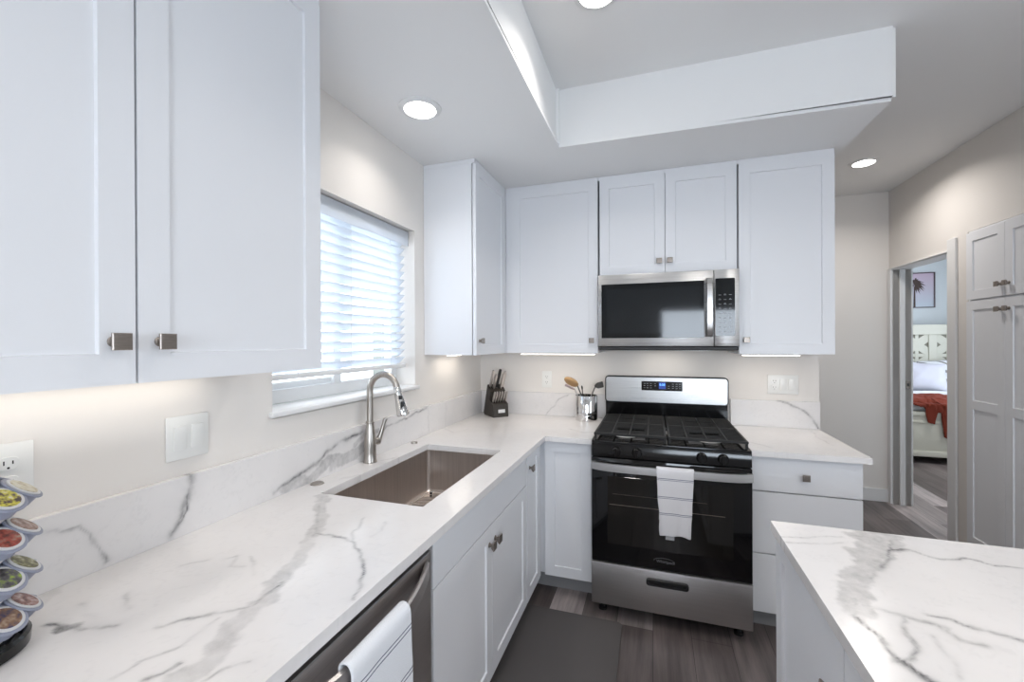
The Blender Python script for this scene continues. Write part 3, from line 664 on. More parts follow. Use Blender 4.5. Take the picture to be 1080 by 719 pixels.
# oven door
bm = new(); box(bm, RX0+.003, RYF-.040, .296, RX1-.003, RYF-.001, .838, .004, 2); od = obj('oven_door', bm, OVENG, rg)
bm = new()
box(bm, RX0+.085, RYF-.0413, .395, RX1-.085, RYF-.0402, .745, .0003, 1); obj('window', bm, mat('oven_window', (.010, .009, .008), .05), od)
bm = new(); tube(bm, [(RX0+.095, RYF-.0425, .600), (RX1-.12, RYF-.0425, .600)], .0016, 6); tube(bm, [(RX0+.11, RYF-.0422, .655), (RX1-.2, RYF-.0422, .655)], .0006, 6); obj('rack_line', bm, mat('rack_glint', (.30, .26, .23), .4, 1), od)
text('logo', 'Whirlpool', .021, Matrix.Translation((RX0+RW*.486, RYF-.0408, .340)) @ FACE_N @ Matrix.Shear('XY', 4, (.0, .0)), LOGO, od)
bm = new(); tube(bm, [(RX0+RW*.486+.047*math.cos(a)-.009, RYF-.0410, .344+.014*math.sin(a)) for a in [math.radians(-12+k*16) for k in range(14)]], .0007, 6); obj('emblem', bm, LOGO, od)
# bowed bar handle
bm = new(); N = 24; loops = []
for i in range(N+1):
    u = i/N; x = RX0+.004+(RW-.008)*u; bow = .052*(1-(2*u-1)**4)**.5 if 0 < u < 1 else 0
    y = RYF-.042-.012-.034*(1-(2*u-1)**6); h = .0205
    loops.append([(x, y, .802-h), (x, y-.011, .802-h+.002), (x, y-.0115, .802), (x, y-.011, .802+h-.002), (x, y, .802+h), (x, y+.006, .802+h-.004), (x, y+.006, .802-h+.004)])
rs = [[bm.verts.new(p) for p in l] for l in loops]
for a, b in zip(rs, rs[1:]):
    for i in range(7): bm.faces.new((a[i], a[(i+1) % 7], b[(i+1) % 7], b[i]))
bm.faces.new(rs[0]); bm.faces.new(rs[-1])
for xa in (RX0+.004, RX1-.026): box(bm, xa, RYF-.056, .786, xa+.022, RYF-.039, .818, .002, 1)
oh = obj('handle', bm, STEELB, od, angle=50)
# front control panel, sloped
bm = new(); prism(bm, [(RYF-.030, .842), (RYF-.030, .885), (RYF-.022, .912), (RYF+.03, .914), (RYF+.03, .842)], RW-.006, M=Matrix(((0, 1, 0, RX0+.003), (1, 0, 0, 0), (0, 0, 1, 0), (0, 0, 0, 1))))
cp = obj('control_panel', bm, BLACK, rg)
for u in (.171, .307, .707, .833):
    x = RX0+RW*u; bm = new(); K = Matrix.Translation((x, RYF-.030, .874)) @ Matrix.Rotation(PI/2, 4, 'X')
    vs = lathe(bm, [(.025, 0), (.025, .004), (.0225, .022), (.020, .026), (.001, .027)], 28); vs += box(bm, -.0055, -.023, .02, .0055, .023, .035, .002, 1)
    bmesh.ops.transform(bm, matrix=K, verts=vs); kb = obj('knob', bm, BLACK, cp)
    bm = new(); vs = box(bm, -.001, .006, .0325, .001, .018, .0336); bmesh.ops.transform(bm, matrix=K, verts=vs); obj('pointer', bm, MARK, kb)
# cooktop
bm = new(); box(bm, RX0+.0005, -.722, .905, RX1-.0005, -.030, .921, .005, 2); ck = obj('cooktop', bm, BLACK, rg)
for bx, by, r in ((.22, -.56, .047), (.22, -.24, .036), (.78, -.56, .047), (.78, -.24, .036), (.5, -.40, .040)):
    x = RX0+RW*bx; bm = new(); lathe(bm, [(r*1.25, 0), (r*1.2, .004), (r*.95, .009), (r*.9, .012)], 28, c=(x, by, .9212)); br = obj('burner', bm, brushed('burner_alloy', (.66, .65, .64), .35, (60, 60, 60)) if bx == .22 and r > .04 else bpy.data.materials['burner_alloy'], rg)
    bm = new(); lathe(bm, [(r*.80, 0), (r*.82, .004), (r*.7, .008), (.001, .0085)], 28, c=(x, by, .9335)); obj('burner_cap', bm, BLACKM, br)
for i in range(2):
    x0, x1 = (RX0+.012, RX0+RW*.5-.003) if i == 0 else (RX0+RW*.5+.003, RX1-.012)
    bm = new(); z0, z1 = .948, .960; y0, y1 = -.712, -.075
    def bar(ax, ay, bx_, by_, w_=.0055):
        if abs(ax-bx_) < 1e-6: box(bm, ax-w_, ay, z0, ax+w_, by_, z1, .002, 1)
        else: box(bm, ax, ay-w_, z0, bx_, ay+w_, z1, .002, 1)
    for y in (y0+.006, y1-.006, (y0+y1)/2): bar(x0, y, x1, y)
    for x in (x0+.006, x1-.006): bar(x, y0, x, y1)
    for k in (1, 2, 3):
        x = x0+(x1-x0)*k/4; bar(x, y0, x, y1, .0032)
    ny = 19
    for k in range(1, ny):
        y = y0+(y1-y0)*k/ny
        if k in (4, 5, 14): bar(x0, y, x0+.11, y, .0032); bar(x1-.11, y, x1, y, .0032)
        else: bar(x0, y, x1, y, .0032)
    for x in (x0+.008, x1-.008):
        for y in (y0+.01, y1-.01, (y0+y1)/2): box(bm, x-.006, y-.006, .9212, x+.006, y+.006, z0+.002, .001, 1)
    obj('grate', bm, IRON, rg, smooth=False)
# backguard
GX0, GX1 = RX0+.002, RX1-.002
bm = new(); box(bm, GX0+.004, -.062, .915, GX1-.004, -.022, 1.045, .003, 1); obj('vent_panel', bm, BLACK, rg)
bm = new(); out = rrect(GX0, 1.036, GX1, 1.212, .022, 0, 6)
def fr(y, ins): return [(x, y, z) for x, z, _ in rrect(GX0+ins, 1.036+ins, GX1-ins, 1.212-ins, .022-ins*.6, 0, 6)]
rs = loft(bm, [fr(-.022, 0), fr(-.068, 0), fr(-.071, .003), fr(-.071, .006)]); bm.faces.new(rs[0][::-1]); bgd = obj('backguard', bm, BLACKM, rg)
bm = new(); rs = loft(bm, [fr(-.0705, .006), fr(-.0735, .0075)]); obj('steel_face', bm, STEEL, bgd)
dx0, dx1 = 1.176, 1.427
bm = new(); box(bm, dx0, -.0755, 1.121, dx1, -.0730, 1.181, .001, 1); dp = obj('display_panel', bm, BLACK, bgd)
bm = new(); box(bm, 1.284, -.0760, 1.133, 1.326, -.0754, 1.176); obj('display', bm, BLUEG, dp, label='blue lit display window')
text('clock_digits', '8:08', .020, Matrix.Translation((1.305, -.0763, 1.160)) @ FACE_N, BLUED, dp, .0002)
bm = new()
for cx_ in (1.195, 1.215, 1.235, 1.262, 1.345, 1.370, 1.392, 1.412):
    for cz in (1.138, 1.152, 1.166):
        if (cx_, cz) in ((1.262, 1.138), (1.345, 1.166)): continue
        box(bm, cx_-.0055, -.0759, cz-.0012, cx_+.0055, -.0754, cz+.0012)
obj('key_marking', bm, MARK, dp)

# ================================================================== microwave
MX0, MX1, MZ0, MZ1, MY = .937, 1.6985, 1.402, 1.8385, -.405
mw = thing('microwave_oven', 'stainless over-the-range microwave with dark glass door above the stove', 'microwave', ((MX0+MX1)/2, 0, MZ0))
bm = new(); box(bm, MX0+.002, MY+.021, MZ0+.012, MX1-.002, -.002, MZ1, .002, 1); obj('body', bm, BLACKM, mw)
bm = new(); box(bm, MX0+.004, MY+.006, MZ0-.012, MX1-.004, -.02, MZ0+.011, .004, 1); und = obj('underside', bm, BLACKM, mw)
for x in (MX0+.12, MX1-.32):
    bm = new()
    for k in range(14): box(bm, x+k*.014, -.34, MZ0-.0145, x+k*.014+.008, -.24, MZ0-.0121)
    obj('grease_filter', bm, STEEL, und)
XS = 1.572
bm = new(); box(bm, MX0, MY, MZ0+.012, XS-.0015, MY+.020, MZ1, .003, 2); dm = obj('door', bm, STEEL, mw)
bm = new(); box(bm, MX0+.020, MY-.0012, 1.462, 1.522, MY+.002, 1.782, .001, 1); gw = obj('door_window', bm, MWG, dm, label='dark glass window')
bm = new()
def mfr(y, i, j): return [(x, y, z) for x, z, _ in rrect(MX0+.05+i, 1.492+i, 1.505-i, 1.752-i, .012, 0, 4)]
bm = new(); box(bm, MX0+.022+.028, MY-.0016, 1.492, 1.500, MY-.0011, 1.752); obj('inner_screen', bm, mat('microwave_screen', (.010, .013, .016), .06), gw)
# handle: gently bowed flat bar
bm = new(); N = 16; rs = []
for i in range(N+1):
    u = i/N; z = 1.466+(1.792-1.466)*u; y = MY-.012-.026*(1-(2*u-1)**4); hw = .0175
    rs.append([bm.verts.new(p) for p in ((1.547-hw, y, z), (1.547-hw+.004, y-.007, z), (1.547+hw-.004, y-.007, z), (1.547+hw, y, z), (1.547+hw-.003, y+.006, z), (1.547-hw+.003, y+.006, z))])
for a, b in zip(rs, rs[1:]):
    for i in range(6): bm.faces.new((a[i], a[(i+1) % 6], b[(i+1) % 6], b[i]))
bm.faces.new(rs[0]); bm.faces.new(rs[-1])
for z in (1.468, 1.772): box(bm, 1.536, MY-.014, z, 1.558, MY+.001, z+.018, .001, 1)
obj('handle', bm, STEEL, dm, angle=50)
bm = new(); box(bm, XS+.0015, MY, MZ0+.012, MX1, MY+.020, MZ1, .003, 2); pn = obj('control_panel', bm, STEEL, mw)
bm = new(); loft(bm, [[(x, MY+.001, z) for x, z, _ in rrect(1.578, 1.470, 1.677, 1.790, .006, 0, 4)], [(x, MY-.0016, z) for x, z, _ in rrect(1.579, 1.471, 1.676, 1.789, .006, 0, 4)]]); kp = obj('keypad', bm, MWG, pn, label='glossy black keypad')
bm = new()
for r_ in range(10):
    for c_ in range(3):
        x = 1.594+c_*.0265; z = 1.492+r_*.0255
        if r_ == 9: continue
        box(bm, x, MY-.0021, z, x+.013, MY-.0015, z+.0022); 
        if (r_+c_) % 2: box(bm, x+.002, MY-.0021, z+.005, x+.010, MY-.0015, z+.0066)
obj('key_marking', bm, MARK, kp)

bm = new(); box(bm, 1.20, -.19, MZ0-.0145, 1.44, -.13, MZ0-.0121); obj('added_wall_fill', bm, LEDM, und)  # glowing strip added under the microwave to go with the wall fill below
d = bpy.data.lights.new('added_wall_fill', 'AREA'); d.shape = 'RECTANGLE'; d.size = .30; d.size_y = .08; d.energy = .16; d.color = (1, .94, .88)  # unseen fill lamp, added to lift the wall above the backguard
o = bpy.data.objects.new('added_wall_fill_light', d); C.objects.link(o); o.parent = mw; o.location = Vector((1.32, -.18, MZ0-.02))-world_loc(mw)
# ================================================================== dishwasher
DX = .656; DY0_, DY1_ = -2.548, -1.934
dw = thing('dishwasher', 'dark stainless dishwasher with bowed bar handle under the left worktop', 'dishwasher', (.3, -2.24, 0))
bm = new(); box(bm, .02, DY0_+.004, .11, DX-.028, DY1_-.004, .868, .002, 1); obj('body', bm, BLACKM, dw)
bm = new(); box(bm, .55, DY0_+.004, .001, .565, DY1_-.004, .108); obj('toe_kick', bm, BLACKM, dw)
bm = new(); box(bm, DX-.027, DY0_, .112, DX, DY1_, .854, .004, 2); dd = obj('door', bm, DWSTEEL, dw)
bm = new(); rs = []; N = 24
for i in range(N+1):
    u = i/N; y = DY0_+.03+(DY1_-DY0_-.06)*u; x = DX+.004+.058*(1-abs(2*u-1)**2.0); z = .820; h = .022
    rs.append([bm.verts.new(p) for p in ((x, y, z-h), (x+.007, y, z-h+.003), (x+.007, y, z+h-.003), (x, y, z+h), (x-.006, y, z+h-.003), (x-.006, y, z-h+.003))])
for a, b in zip(rs, rs[1:]):
    for i in range(6): bm.faces.new((a[i], a[(i+1) % 6], b[(i+1) % 6], b[i]))
bm.faces.new(rs[0]); bm.faces.new(rs[-1])
obj('handle', bm, DWSTEEL, dd, angle=50)
bm = new(); box(bm, DX-.0275, DY0_+.002, .8545, DX+.0005, DY1_-.002, .8575, .001, 1); obj('control_strip', bm, STEEL, dw)

# ================================================================== towels
def towel_mat(name, stripes, base=(.80, .80, .82), col=(.16, .17, .24)):
    m = mat(name, base, .95); a = nd(m, 'ShaderNodeAttribute'); a.attribute_name = 'run'
    cur = None
    for s, w_ in stripes:
        d = nd(m, 'ShaderNodeMath', operation='SUBTRACT'); lk(m, a.outputs['Fac'], d.inputs[0]); d.inputs[1].default_value = s
        ab = nd(m, 'ShaderNodeMath', operation='ABSOLUTE'); lk(m, d.outputs[0], ab.inputs[0])
        lt = nd(m, 'ShaderNodeMath', operation='LESS_THAN'); lk(m, ab.outputs[0], lt.inputs[0]); lt.inputs[1].default_value = w_
        if cur is None: cur = lt.outputs[0]
        else:
            mx = nd(m, 'ShaderNodeMath', operation='MAXIMUM'); lk(m, cur, mx.inputs[0]); lk(m, lt.outputs[0], mx.inputs[1]); cur = mx.outputs[0]
    mx = nd(m, 'ShaderNodeMix', data_type='RGBA'); lk(m, cur, mx.inputs[0]); mx.inputs[6].default_value = (*base, 1); mx.inputs[7].default_value = (*col, 1)
    lk(m, mx.outputs[2], B(m).inputs['Base Color']); bump(m, noise_t(m, coords(m), 420, 3), .002, .6); return m
def towel(name, label, path, wid, along, center, m, taper=.0, seed=1, thick=.006, wav=.006):
    """path: (out, z) profile over the bar; wid: width; along / out directions as vectors"""
    al, ou = along; P = [Vector((a, b, 0)) for a, b in path]; seg = [0]
    for a, b in zip(P, P[1:]): seg.append(seg[-1]+(b-a).length)
    L_ = seg[-1]; NU, NV = 70, 28; verts = []; run = []; faces = []
    for i in range(NU+1):
        s = L_*i/NU; k = max(j for j in range(len(seg)) if seg[j] <= s+1e-9); k = min(k, len(P)-2)
        f = (s-seg[k])/(seg[k+1]-seg[k]); p = P[k].lerp(P[k+1], f)
        drop = max(0, min(1, (max(z for _, z in path)-p.y)/.3))
        for j in range(NV+1):
            v = j/NV-.5; ww = wid*(1-taper*drop)
            n1 = noise.noise((v*5+seed, p.y*6, seed*2.)); n2 = math.sin(v*11+seed+p.y*4)
            off = wav*drop*(n2*.7+n1*1.4); edge = .006*noise.noise((p.y*14, j//15+seed, 2))*drop
            zz = p.y + (.010*noise.noise((v*3, seed, 5)) if i in (NU,) else 0)
            q = Vector(center) + al*(v*ww+edge*(1 if v > 0 else -1)) + ou*(p.x+off*(1 if p.x > 0 else .2)); verts.append((q.x, q.y, zz)); run.append(s)
    for i in range(NU):
        for j in range(NV): a = i*(NV+1)+j; faces.append((a, a+1, a+NV+2, a+NV+1))
    me = bpy.data.meshes.new(name); me.from_pydata(verts, [], faces); me.update(); at = me.attributes.new('run', 'FLOAT', 'POINT'); at.data.foreach_set('value', run)
    me.polygons.foreach_set('use_smooth', [True]*len(me.polygons)); me.materials.append(m)
    o = bpy.data.objects.new(name, me); C.objects.link(o)
    md = o.modifiers.new('thickness', 'SOLIDIFY'); md.thickness = thick; md.offset = 1; sb = o.modifiers.new('soft', 'SUBSURF'); sb.levels = 1; sb.render_levels = 1
    return o
yb = RYF-.042-.012-.034    # bar centre on the oven door
th = [(.019*math.cos(a), .802+.012+.0165*math.sin(a)) for a in [math.radians(k) for k in range(170, -1, -20)]]
path = [(-.020, .56), (-.020, .70)] + [(-.020, .80)] + th[1:-1] + [(.020, .805), (.022, .70), (.026, .60), (.024, .503)]
o = towel('dish_towel', 'white dish towel with thin grey stripes hanging over the oven door handle', path, .172, (Vector((1, 0, 0)), Vector((0, -1, 0))), (1.349, yb-.002, 0), towel_mat('towel_stripes', [(.345, .0016), (.352, .0012), (.432, .0016), (.439, .0012), (.510, .0016), (.517, .0012)], (.72, .71, .73)), taper=.17, seed=3, wav=.004)
tag(o, o.get('label') or 'white dish towel with thin grey stripes hanging over the oven door handle', 'towel', 'striped dish towels')
bm = new(); box(bm, 1.305, yb-.019, .482, 1.345, yb-.016, .512, .0008, 1); obj('hem_tag', bm, mat('tag_grey', (.42, .42, .44), .8), None).parent = o
xb = DX+.060
th = [(.017*math.cos(a), .838+.004+.015*math.sin(a)) for a in [math.radians(k) for k in range(180, -1, -20)]]
path = [(-.018, .60), (-.018, .75)] + th[1:-1] + [(.019, .837), (.021, .78), (.026, .66), (.028, .46)]
o = towel('dish_towel', '', path, .200, (Vector((0, 1, 0)), Vector((1, 0, 0))), (xb-.004, -2.258, 0), towel_mat('towel_double_stripes', [(.325, .0014), (.334, .0014), (.420, .0014), (.429, .0014)], (.78, .80, .84)), seed=8, wav=.004, taper=.02)
tag(o, 'white dish towel with double grey stripes hanging over the dishwasher handle', 'towel', 'striped dish towels')

# ================================================================== switches and sockets
def plate(label, cat, side, org, w_, h_, gangs):
    M = frame_at(side, *org); t = thing('wall_plate', label, cat, tuple(M.translation), 0)
    bm = new(); box(bm, -w_/2, -.006, -h_/2, w_/2, -.0008, h_/2, .003, 2, M=M); obj('cover', bm, WHITEP, t)
    n = len(gangs)
    for i, g in enumerate(gangs):
        cx_ = (i-(n-1)/2)*.046 if n > 1 else 0
        bm = new()
        if g == 'r':
            vs = box(bm, cx_-.0165, -.0105, -.033, cx_+.0165, -.0055, .033, .0015, 2)
            bmesh.ops.transform(bm, matrix=M @ Matrix.Rotation(.05, 4, 'X'), verts=[v for v in bm.verts]); obj('rocker', bm, WHITEP, t)
        else:
            for dz in (-.0195, .0195):
                bm = new(); loft(bm, [[(x, -.0062, z) for x, z, _ in rrect(cx_-.0165, dz-.0135, cx_+.0165, dz+.0135, .010, 0, 4)], [(x, -.0085, z) for x, z, _ in rrect(cx_-.0158, dz-.0128, cx_+.0158, dz+.0128, .010, 0, 4)]])
                for dx_, hh in ((-.0065, .0042), (.0065, .0034)): box(bm, cx_+dx_-.001, -.0089, dz+.002-hh, cx_+dx_+.001, -.0082, dz+.002+hh, mi=1)
                cyl(bm, (cx_, -.0089, dz-.0085), (cx_, -.0082, dz-.0085), .0022, n=10, mi=1)
                bmesh.ops.transform(bm, matrix=M, verts=bm.verts); obj('socket', bm, [WHITEP, SLOT], t)
    return t
plate('white double rocker switch plate on the window wall under the large wall cabinet', 'switch', 'E', (0.0, -2.150, 1.182), .116, .122, 'rr')
plate('white power socket plate on the window wall above the coffee pod carousel', 'socket', 'E', (0.0, -2.528, 1.182), .125, .122, 'ss')
plate('white plate with one socket and two rockers on the wall right of the range', 'socket', 'S', (2.003, 0.0, 1.175), .165, .117, 'srr')
plate('white socket plate on the back wall between knife block and utensil crock', 'socket', 'S', (.520, 0.0, 1.170), .072, .117, 's')

# ================================================================== knife block and knives
KA = math.radians(45)                         # front looks towards +x -y
KS = 1.18
kbM = Matrix.Translation((.236, -.194, .9142)) @ Matrix.Rotation(KA, 4, 'Z') @ Matrix.Scale(KS, 4)   # local: x across, -y front, z up, origin mid front edge
kb = thing('knife_block', 'dark wooden knife block full of steel handles in the worktop corner', 'knife block', (.236, -.194, .9142), KA); kb.scale = (KS, KS, KS)
bm = new()   # profile in (depth, z), swept across x
prof = [(0, 0), (.135, 0), (.150, .012), (.088, .190), (.040, .150), (.058, .098), (.006, .078)]
prism(bm, prof, .100, M=Matrix(((0, 1, 0, -.050), (1, 0, 0, 0), (0, 0, 1, 0), (0, 0, 0, 1))), bev=.002); obj('block', bm, BLOCKM, kb, local=True, smooth=False)
bm = new(); box(bm, -.018, -.0022, .026, .026, -.0002, .046, .0005, 1); obj('badge', bm, mat('badge_white', (.72, .72, .72), .4), kb, local=True, label='pale rectangular badge')
HST = mat('knife_steel', (.60, .57, .55), .28, 1)
lean = Vector((0, -.47, .88)).normalized()    # handles lean towards the front
def knife(name, label, x, d, z, ln, wv, th_, m, group, blade=.07):
    root = thing(name, label, 'knife', (0, 0, 0), 0, group)
    base = Vector((x, d, z)); R = Matrix.Rotation(math.atan2(.47, .88), 4, 'X')
    root.matrix_basis = kbM @ Matrix.Translation(base) @ R
    bm = new(); ol = [(-wv*.8, 0), (wv*.7, 0), (wv*.62, ln*.45), (wv, ln*.86), (wv*.7, ln), (-wv*.7, ln), (-wv, ln*.86), (-wv*.75, ln*.45)]
    # handle outline lies in the depth-height plane, thin across x
    prism(bm, ol, th_, M=Matrix(((0, 1, 0, -th_/2), (1, 0, 0, 0), (0, 0, 1, .002), (0, 0, 0, 1))), bev=min(.002, th_*.25)); obj('handle', bm, m, root, local=True)
    bm = new(); box(bm, -.0009, -wv*.8, -blade, .0009, wv*.7, .003); obj('blade', bm, HST, root, local=True)
    return root
for i, x in enumerate((-.040, -.0245, -.008, .0085, .025, .040)):
    knife('steak_knife', 'small steak knife with steel handle in the lower row of the knife block', x, .030, .088, .072, .0075, .008, HST, 'steak knives in the lower row of the knife block', .055)
for i, (x, ln, d, z, lab) in enumerate(((-.038, .112, .072, .178, 'tall steel-handled kitchen knife at the left end of the upper row of the knife block'), (-.020, .095, .062, .168, 'steel-handled kitchen knife second from the left end of the upper row'), (.024, .100, .060, .166, 'steel-handled kitchen knife right of the black sharpener in the upper row'), (.040, .105, .070, .174, 'steel-handled kitchen knife at the right end of the upper row'))):
    knife('kitchen_knife', lab, x, d, z, ln, .010, .012, HST, 'kitchen knives in the upper row of the knife block', .10)
knife('knife_sharpener', 'black-handled sharpening steel standing tallest in the middle of the knife block', .001, .066, .172, .125, .008, .014, BLACKM, None, .10)['category'] = 'sharpener'

# ================================================================== crock and utensils
CX, CYY, CR, CH = .822, -.125, .074, .168
cr = thing('utensil_crock', 'shiny steel utensil crock on the worktop left of the range', 'crock', (CX, CYY, .9142))
bm = new(); lathe(bm, [(.001, .0), (CR-.003, 0), (CR, .003), (CR, CH-.002), (CR-.001, CH), (CR-.003, CH-.001), (CR-.003, .006), (.001, .005)], 48, c=(CX, CYY, .9142)); obj('pot', bm, CHROME, cr)
def utensil(name, label, cat, a, b, rh, mh, head):
    a, b = Vector(a), Vector(b); t = thing(name, label, cat, tuple(a), 0, 'utensils standing in the crock'); bm = new(); tube(bm, [a, a.lerp(b, .5), b], [rh, rh, rh*.8], 10); obj('handle', bm, mh, t); head(t, b, (b-a).normalized()); return t
def basis(p, d, tw=0):
    return Matrix.Translation(p) @ d.to_track_quat('Z', 'Y').to_matrix().to_4x4() @ Matrix.Rotation(tw, 4, 'Z')
def h_spoon(m, L_=.075, W_=.028, bowl=.3, tw=0, nm='bowl', hd=None):
    def f(t, p, d):
        d = Vector(hd).normalized() if hd else d
        bm = new(); vs = bmesh.ops.create_uvsphere(bm, u_segments=20, v_segments=12, radius=1)['verts']
        bmesh.ops.scale(bm, vec=(W_, W_*bowl, L_/2), verts=vs); bmesh.ops.translate(bm, vec=(0, 0, L_*.42), verts=vs); bmesh.ops.transform(bm, matrix=basis(p, d, tw), verts=vs); obj(nm, bm, m, t)
    return f
def h_flat(m, L_=.085, W_=.035, tw=0, curl=.0, hd=None):
    def f(t, p, d):
        d = Vector(hd).normalized() if hd else d
        bm = new(); ol = [(-W_*.35, 0), (W_*.35, 0), (W_, L_*.35), (W_*1.02, L_*.95), (W_*.8, L_), (-W_*.8, L_), (-W_*1.02, L_*.95), (-W_, L_*.35)]
        vs = prism(bm, ol, .005, bev=.001); bmesh.ops.transform(bm, matrix=basis(p, d, tw), verts=bm.verts); obj('blade', bm, m, t)
    return f
def h_whisk(m):
    def f(t, p, d):
        bm = new()
        for k in range(6):
            a = PI*k/6; pts = []
            for i in range(17):
                u = i/16*2*PI-PI; r_ = .026*math.sin(u*.5)*(1 if True else 0); z_ = .05+.05*math.cos(u)
                pts.append(basis(p, d) @ Vector((.028*math.sin(u)*math.cos(a), .028*math.sin(u)*math.sin(a), z_)))
            tube(bm, pts, .0009, 5)
        obj('wire_head', bm, m, t)
    return f
zb_ = .925
utensil('wooden_spoon', 'tan wooden spoon leaning to the left out of the steel crock', 'spoon', (CX+.030, CYY, zb_), (CX-.058, CYY-.018, 1.150), .0045, BLACKM, h_spoon(TANWOOD, .105, .034, .5, .9, hd=(-.8, -.1, .42)))
utensil('spatula', 'pink-grey spatula leaning low to the left out of the steel crock', 'spatula', (CX+.020, CYY-.050, zb_), (CX-.066, CYY-.052, 1.120), .004, CHROME, h_flat(SILIC, .075, .017, .5, hd=(-.8, -.1, .38)))
utensil('serving_spoon', 'steel serving spoon with dark handle standing upright in the crock', 'spoon', (CX-.01, CYY+.02, zb_), (CX-.032, CYY+.030, 1.115), .004, BLACKM, h_spoon(BLACKM, .03, .008, .5))
utensil('ladle', 'steel ladle with bright handle leaning right out of the crock', 'ladle', (CX-.03, CYY+.036, zb_), (CX+.052, CYY+.034, 1.130), .0055, CHROME, h_spoon(CHROME, .03, .010, .6))
utensil('slotted_turner', 'black slotted turner leaning to the right out of the steel crock', 'turner', (CX-.02, CYY-.044, zb_), (CX+.060, CYY-.028, 1.145), .0045, CHROME, h_flat(BLACKM, .060, .020, 1.2, hd=(.9, -.1, .25)))

# ================================================================== coffee pod carousel
AX, AY = .148, -2.632
cc = thing('coffee_pod_carousel', 'grey-blue plastic coffee pod tower on a round black base at the worktop left end', 'carousel', (AX, AY, .9142))
bm = new(); lathe(bm, [(.001, 0), (.086, 0), (.092, .004), (.093, .022), (.088, .027), (.001, .028)], 48, c=(AX, AY, .9142)); obj('base', bm, BLACK, cc)
bm = new(); n = 40; prof = [(.001, .029), (.066, .029), (.068, .034), (.052, .300), (.048, .306), (.001, .306)]
lathe(bm, [(r_, z_) for r_, z_ in prof], 40, c=(AX, AY, .9142)); obj('tower', bm, PODBODY, cc)
bm = new(); tube(bm, [(AX+.03*math.cos(a), AY+.03*math.sin(a), 1.238+.0*k) for k, a in enumerate([2*PI*k/24 for k in range(24)])], .004, 8, closed=True)
for a in (0, PI/2, PI, 3*PI/2): tube(bm, [(AX+.03*math.cos(a), AY+.03*math.sin(a), 1.238), (AX+.02*math.cos(a), AY+.02*math.sin(a), 1.218)], .003, 8)
obj('carry_ring', bm, BLACKM, cc)
TILT = math.radians(52)
def pod_mat(name, cols, seed):
    m = mat(name, cols[0], .35); n_ = nd(m, 'ShaderNodeTexCoord'); mp = nd(m, 'ShaderNodeMapping'); mp.inputs['Location'].default_value = (seed, seed*.7, 0); lk(m, n_.outputs['Object'], mp.inputs[0])
    f = noise_t(m, mp.outputs[0], 85, 2.5, .55); r_ = ramp(m, f, [(.30+.4*i/max(1, len(cols)-1), c) for i, c in enumerate(cols)])
    lk(m, r_, B(m).inputs['Base Color']); return m
PA = pod_mat('pod_art_yellow', [(.02, .015, .02), (.10, .06, .05), (.60, .55, .06), (.65, .6, .5)], 1)
PB = pod_mat('pod_art_cream', [(.35, .26, .14), (.60, .56, .42), (.62, .60, .52)], 2)
PC = pod_mat('pod_art_brown', [(.12, .05, .035), (.33, .20, .16), (.55, .47, .43)], 3)
PD = pod_mat('pod_art_red', [(.05, .01, .01), (.32, .05, .03), (.30, .22, .17)], 4)
PE = pod_mat('pod_art_green', [(.03, .03, .02), (.16, .15, .05), (.50, .50, .36)], 5)
PG = pod_mat('pod_art_lime', [(.02, .02, .02), (.10, .09, .10), (.30, .42, .04)], 6)
PH = pod_mat('pod_art_mauve', [(.08, .03, .03), (.30, .15, .13), (.55, .45, .42)], 7)
PI_ = pod_mat('pod_art_bronze', [(.04, .04, .10), (.22, .12, .07), (.40, .30, .22)], 8)
rows = [1.192, 1.125, 1.058, .991]
def pod_frame(az, z, rr):
    a = math.radians(az); n_ = Vector((math.cos(a)*math.cos(TILT), math.sin(a)*math.cos(TILT), math.sin(TILT)))
    c = Vector((AX+rr*math.cos(a), AY+rr*math.sin(a), z)); return Matrix.Translation(c) @ n_.to_track_quat('Z', 'Y').to_matrix().to_4x4()
for az in range(25-70, 25+290, 35):
    for k, z in enumerate(rows):
        bm = new(); M = pod_frame(az, z-(.004 if az == 25 else 0), .085)
        vs = lathe(bm, [(.0275, -.0020), (.0300, -.0020), (.0310, -.0035), (.0300, -.0055), (.0262, -.0065), (.0250, -.024), (.0240, -.024), (.0265, -.004)], 28); bmesh.ops.transform(bm, matrix=M, verts=vs)
        if k == 0 or True: obj('pod_holder', bm, PODBODY, cc)
lab = {(60, 0): (PB, 'cream-lidded coffee pod, topmost in the carousel column nearest the backsplash'), (60, 1): (PC, 'brown and white coffee pod, second from the top in the carousel column nearest the backsplash'),
 (60, 2): (PE, 'olive green coffee pod, third from the top in the carousel column nearest the backsplash'), (60, 3): (PH, 'mauve and white coffee pod, lowest in the carousel column nearest the backsplash'),
 (25, 0): (PA, 'yellow and black coffee pod, topmost in the carousel column cut by the photo edge'), (25, 1): (PD, 'red-lidded coffee pod, second from the top in the carousel column cut by the photo edge'),
 (25, 2): (PG, 'lime green and black coffee pod, third from the top at the photo edge'), (25, 3): (PI_, 'bronze and blue coffee pod, lowest in the carousel at the photo edge')}
for (az, k), (pm, l) in lab.items():
    t = thing('coffee_pod', l, 'coffee pod', (0, 0, 0), 0, 'coffee pods in the carousel')
    t.matrix_basis = pod_frame(az, rows[k]-(.004 if az == 25 else 0), .085)
    bm = new(); lathe(bm, [(.019, -.040), (.0225, -.0045), (.0250, -.0028), (.0255, -.0012), (.0250, .0), (.0215, .0004), (.0205, .0002)], 32); obj('cup', bm, PODRIM, t, local=True)
    bm = new(); lathe(bm, [(.001, .0010), (.019, .0010), (.0205, .0008), (.0207, .0)], 32); obj('lid', bm, pm, t, local=True)

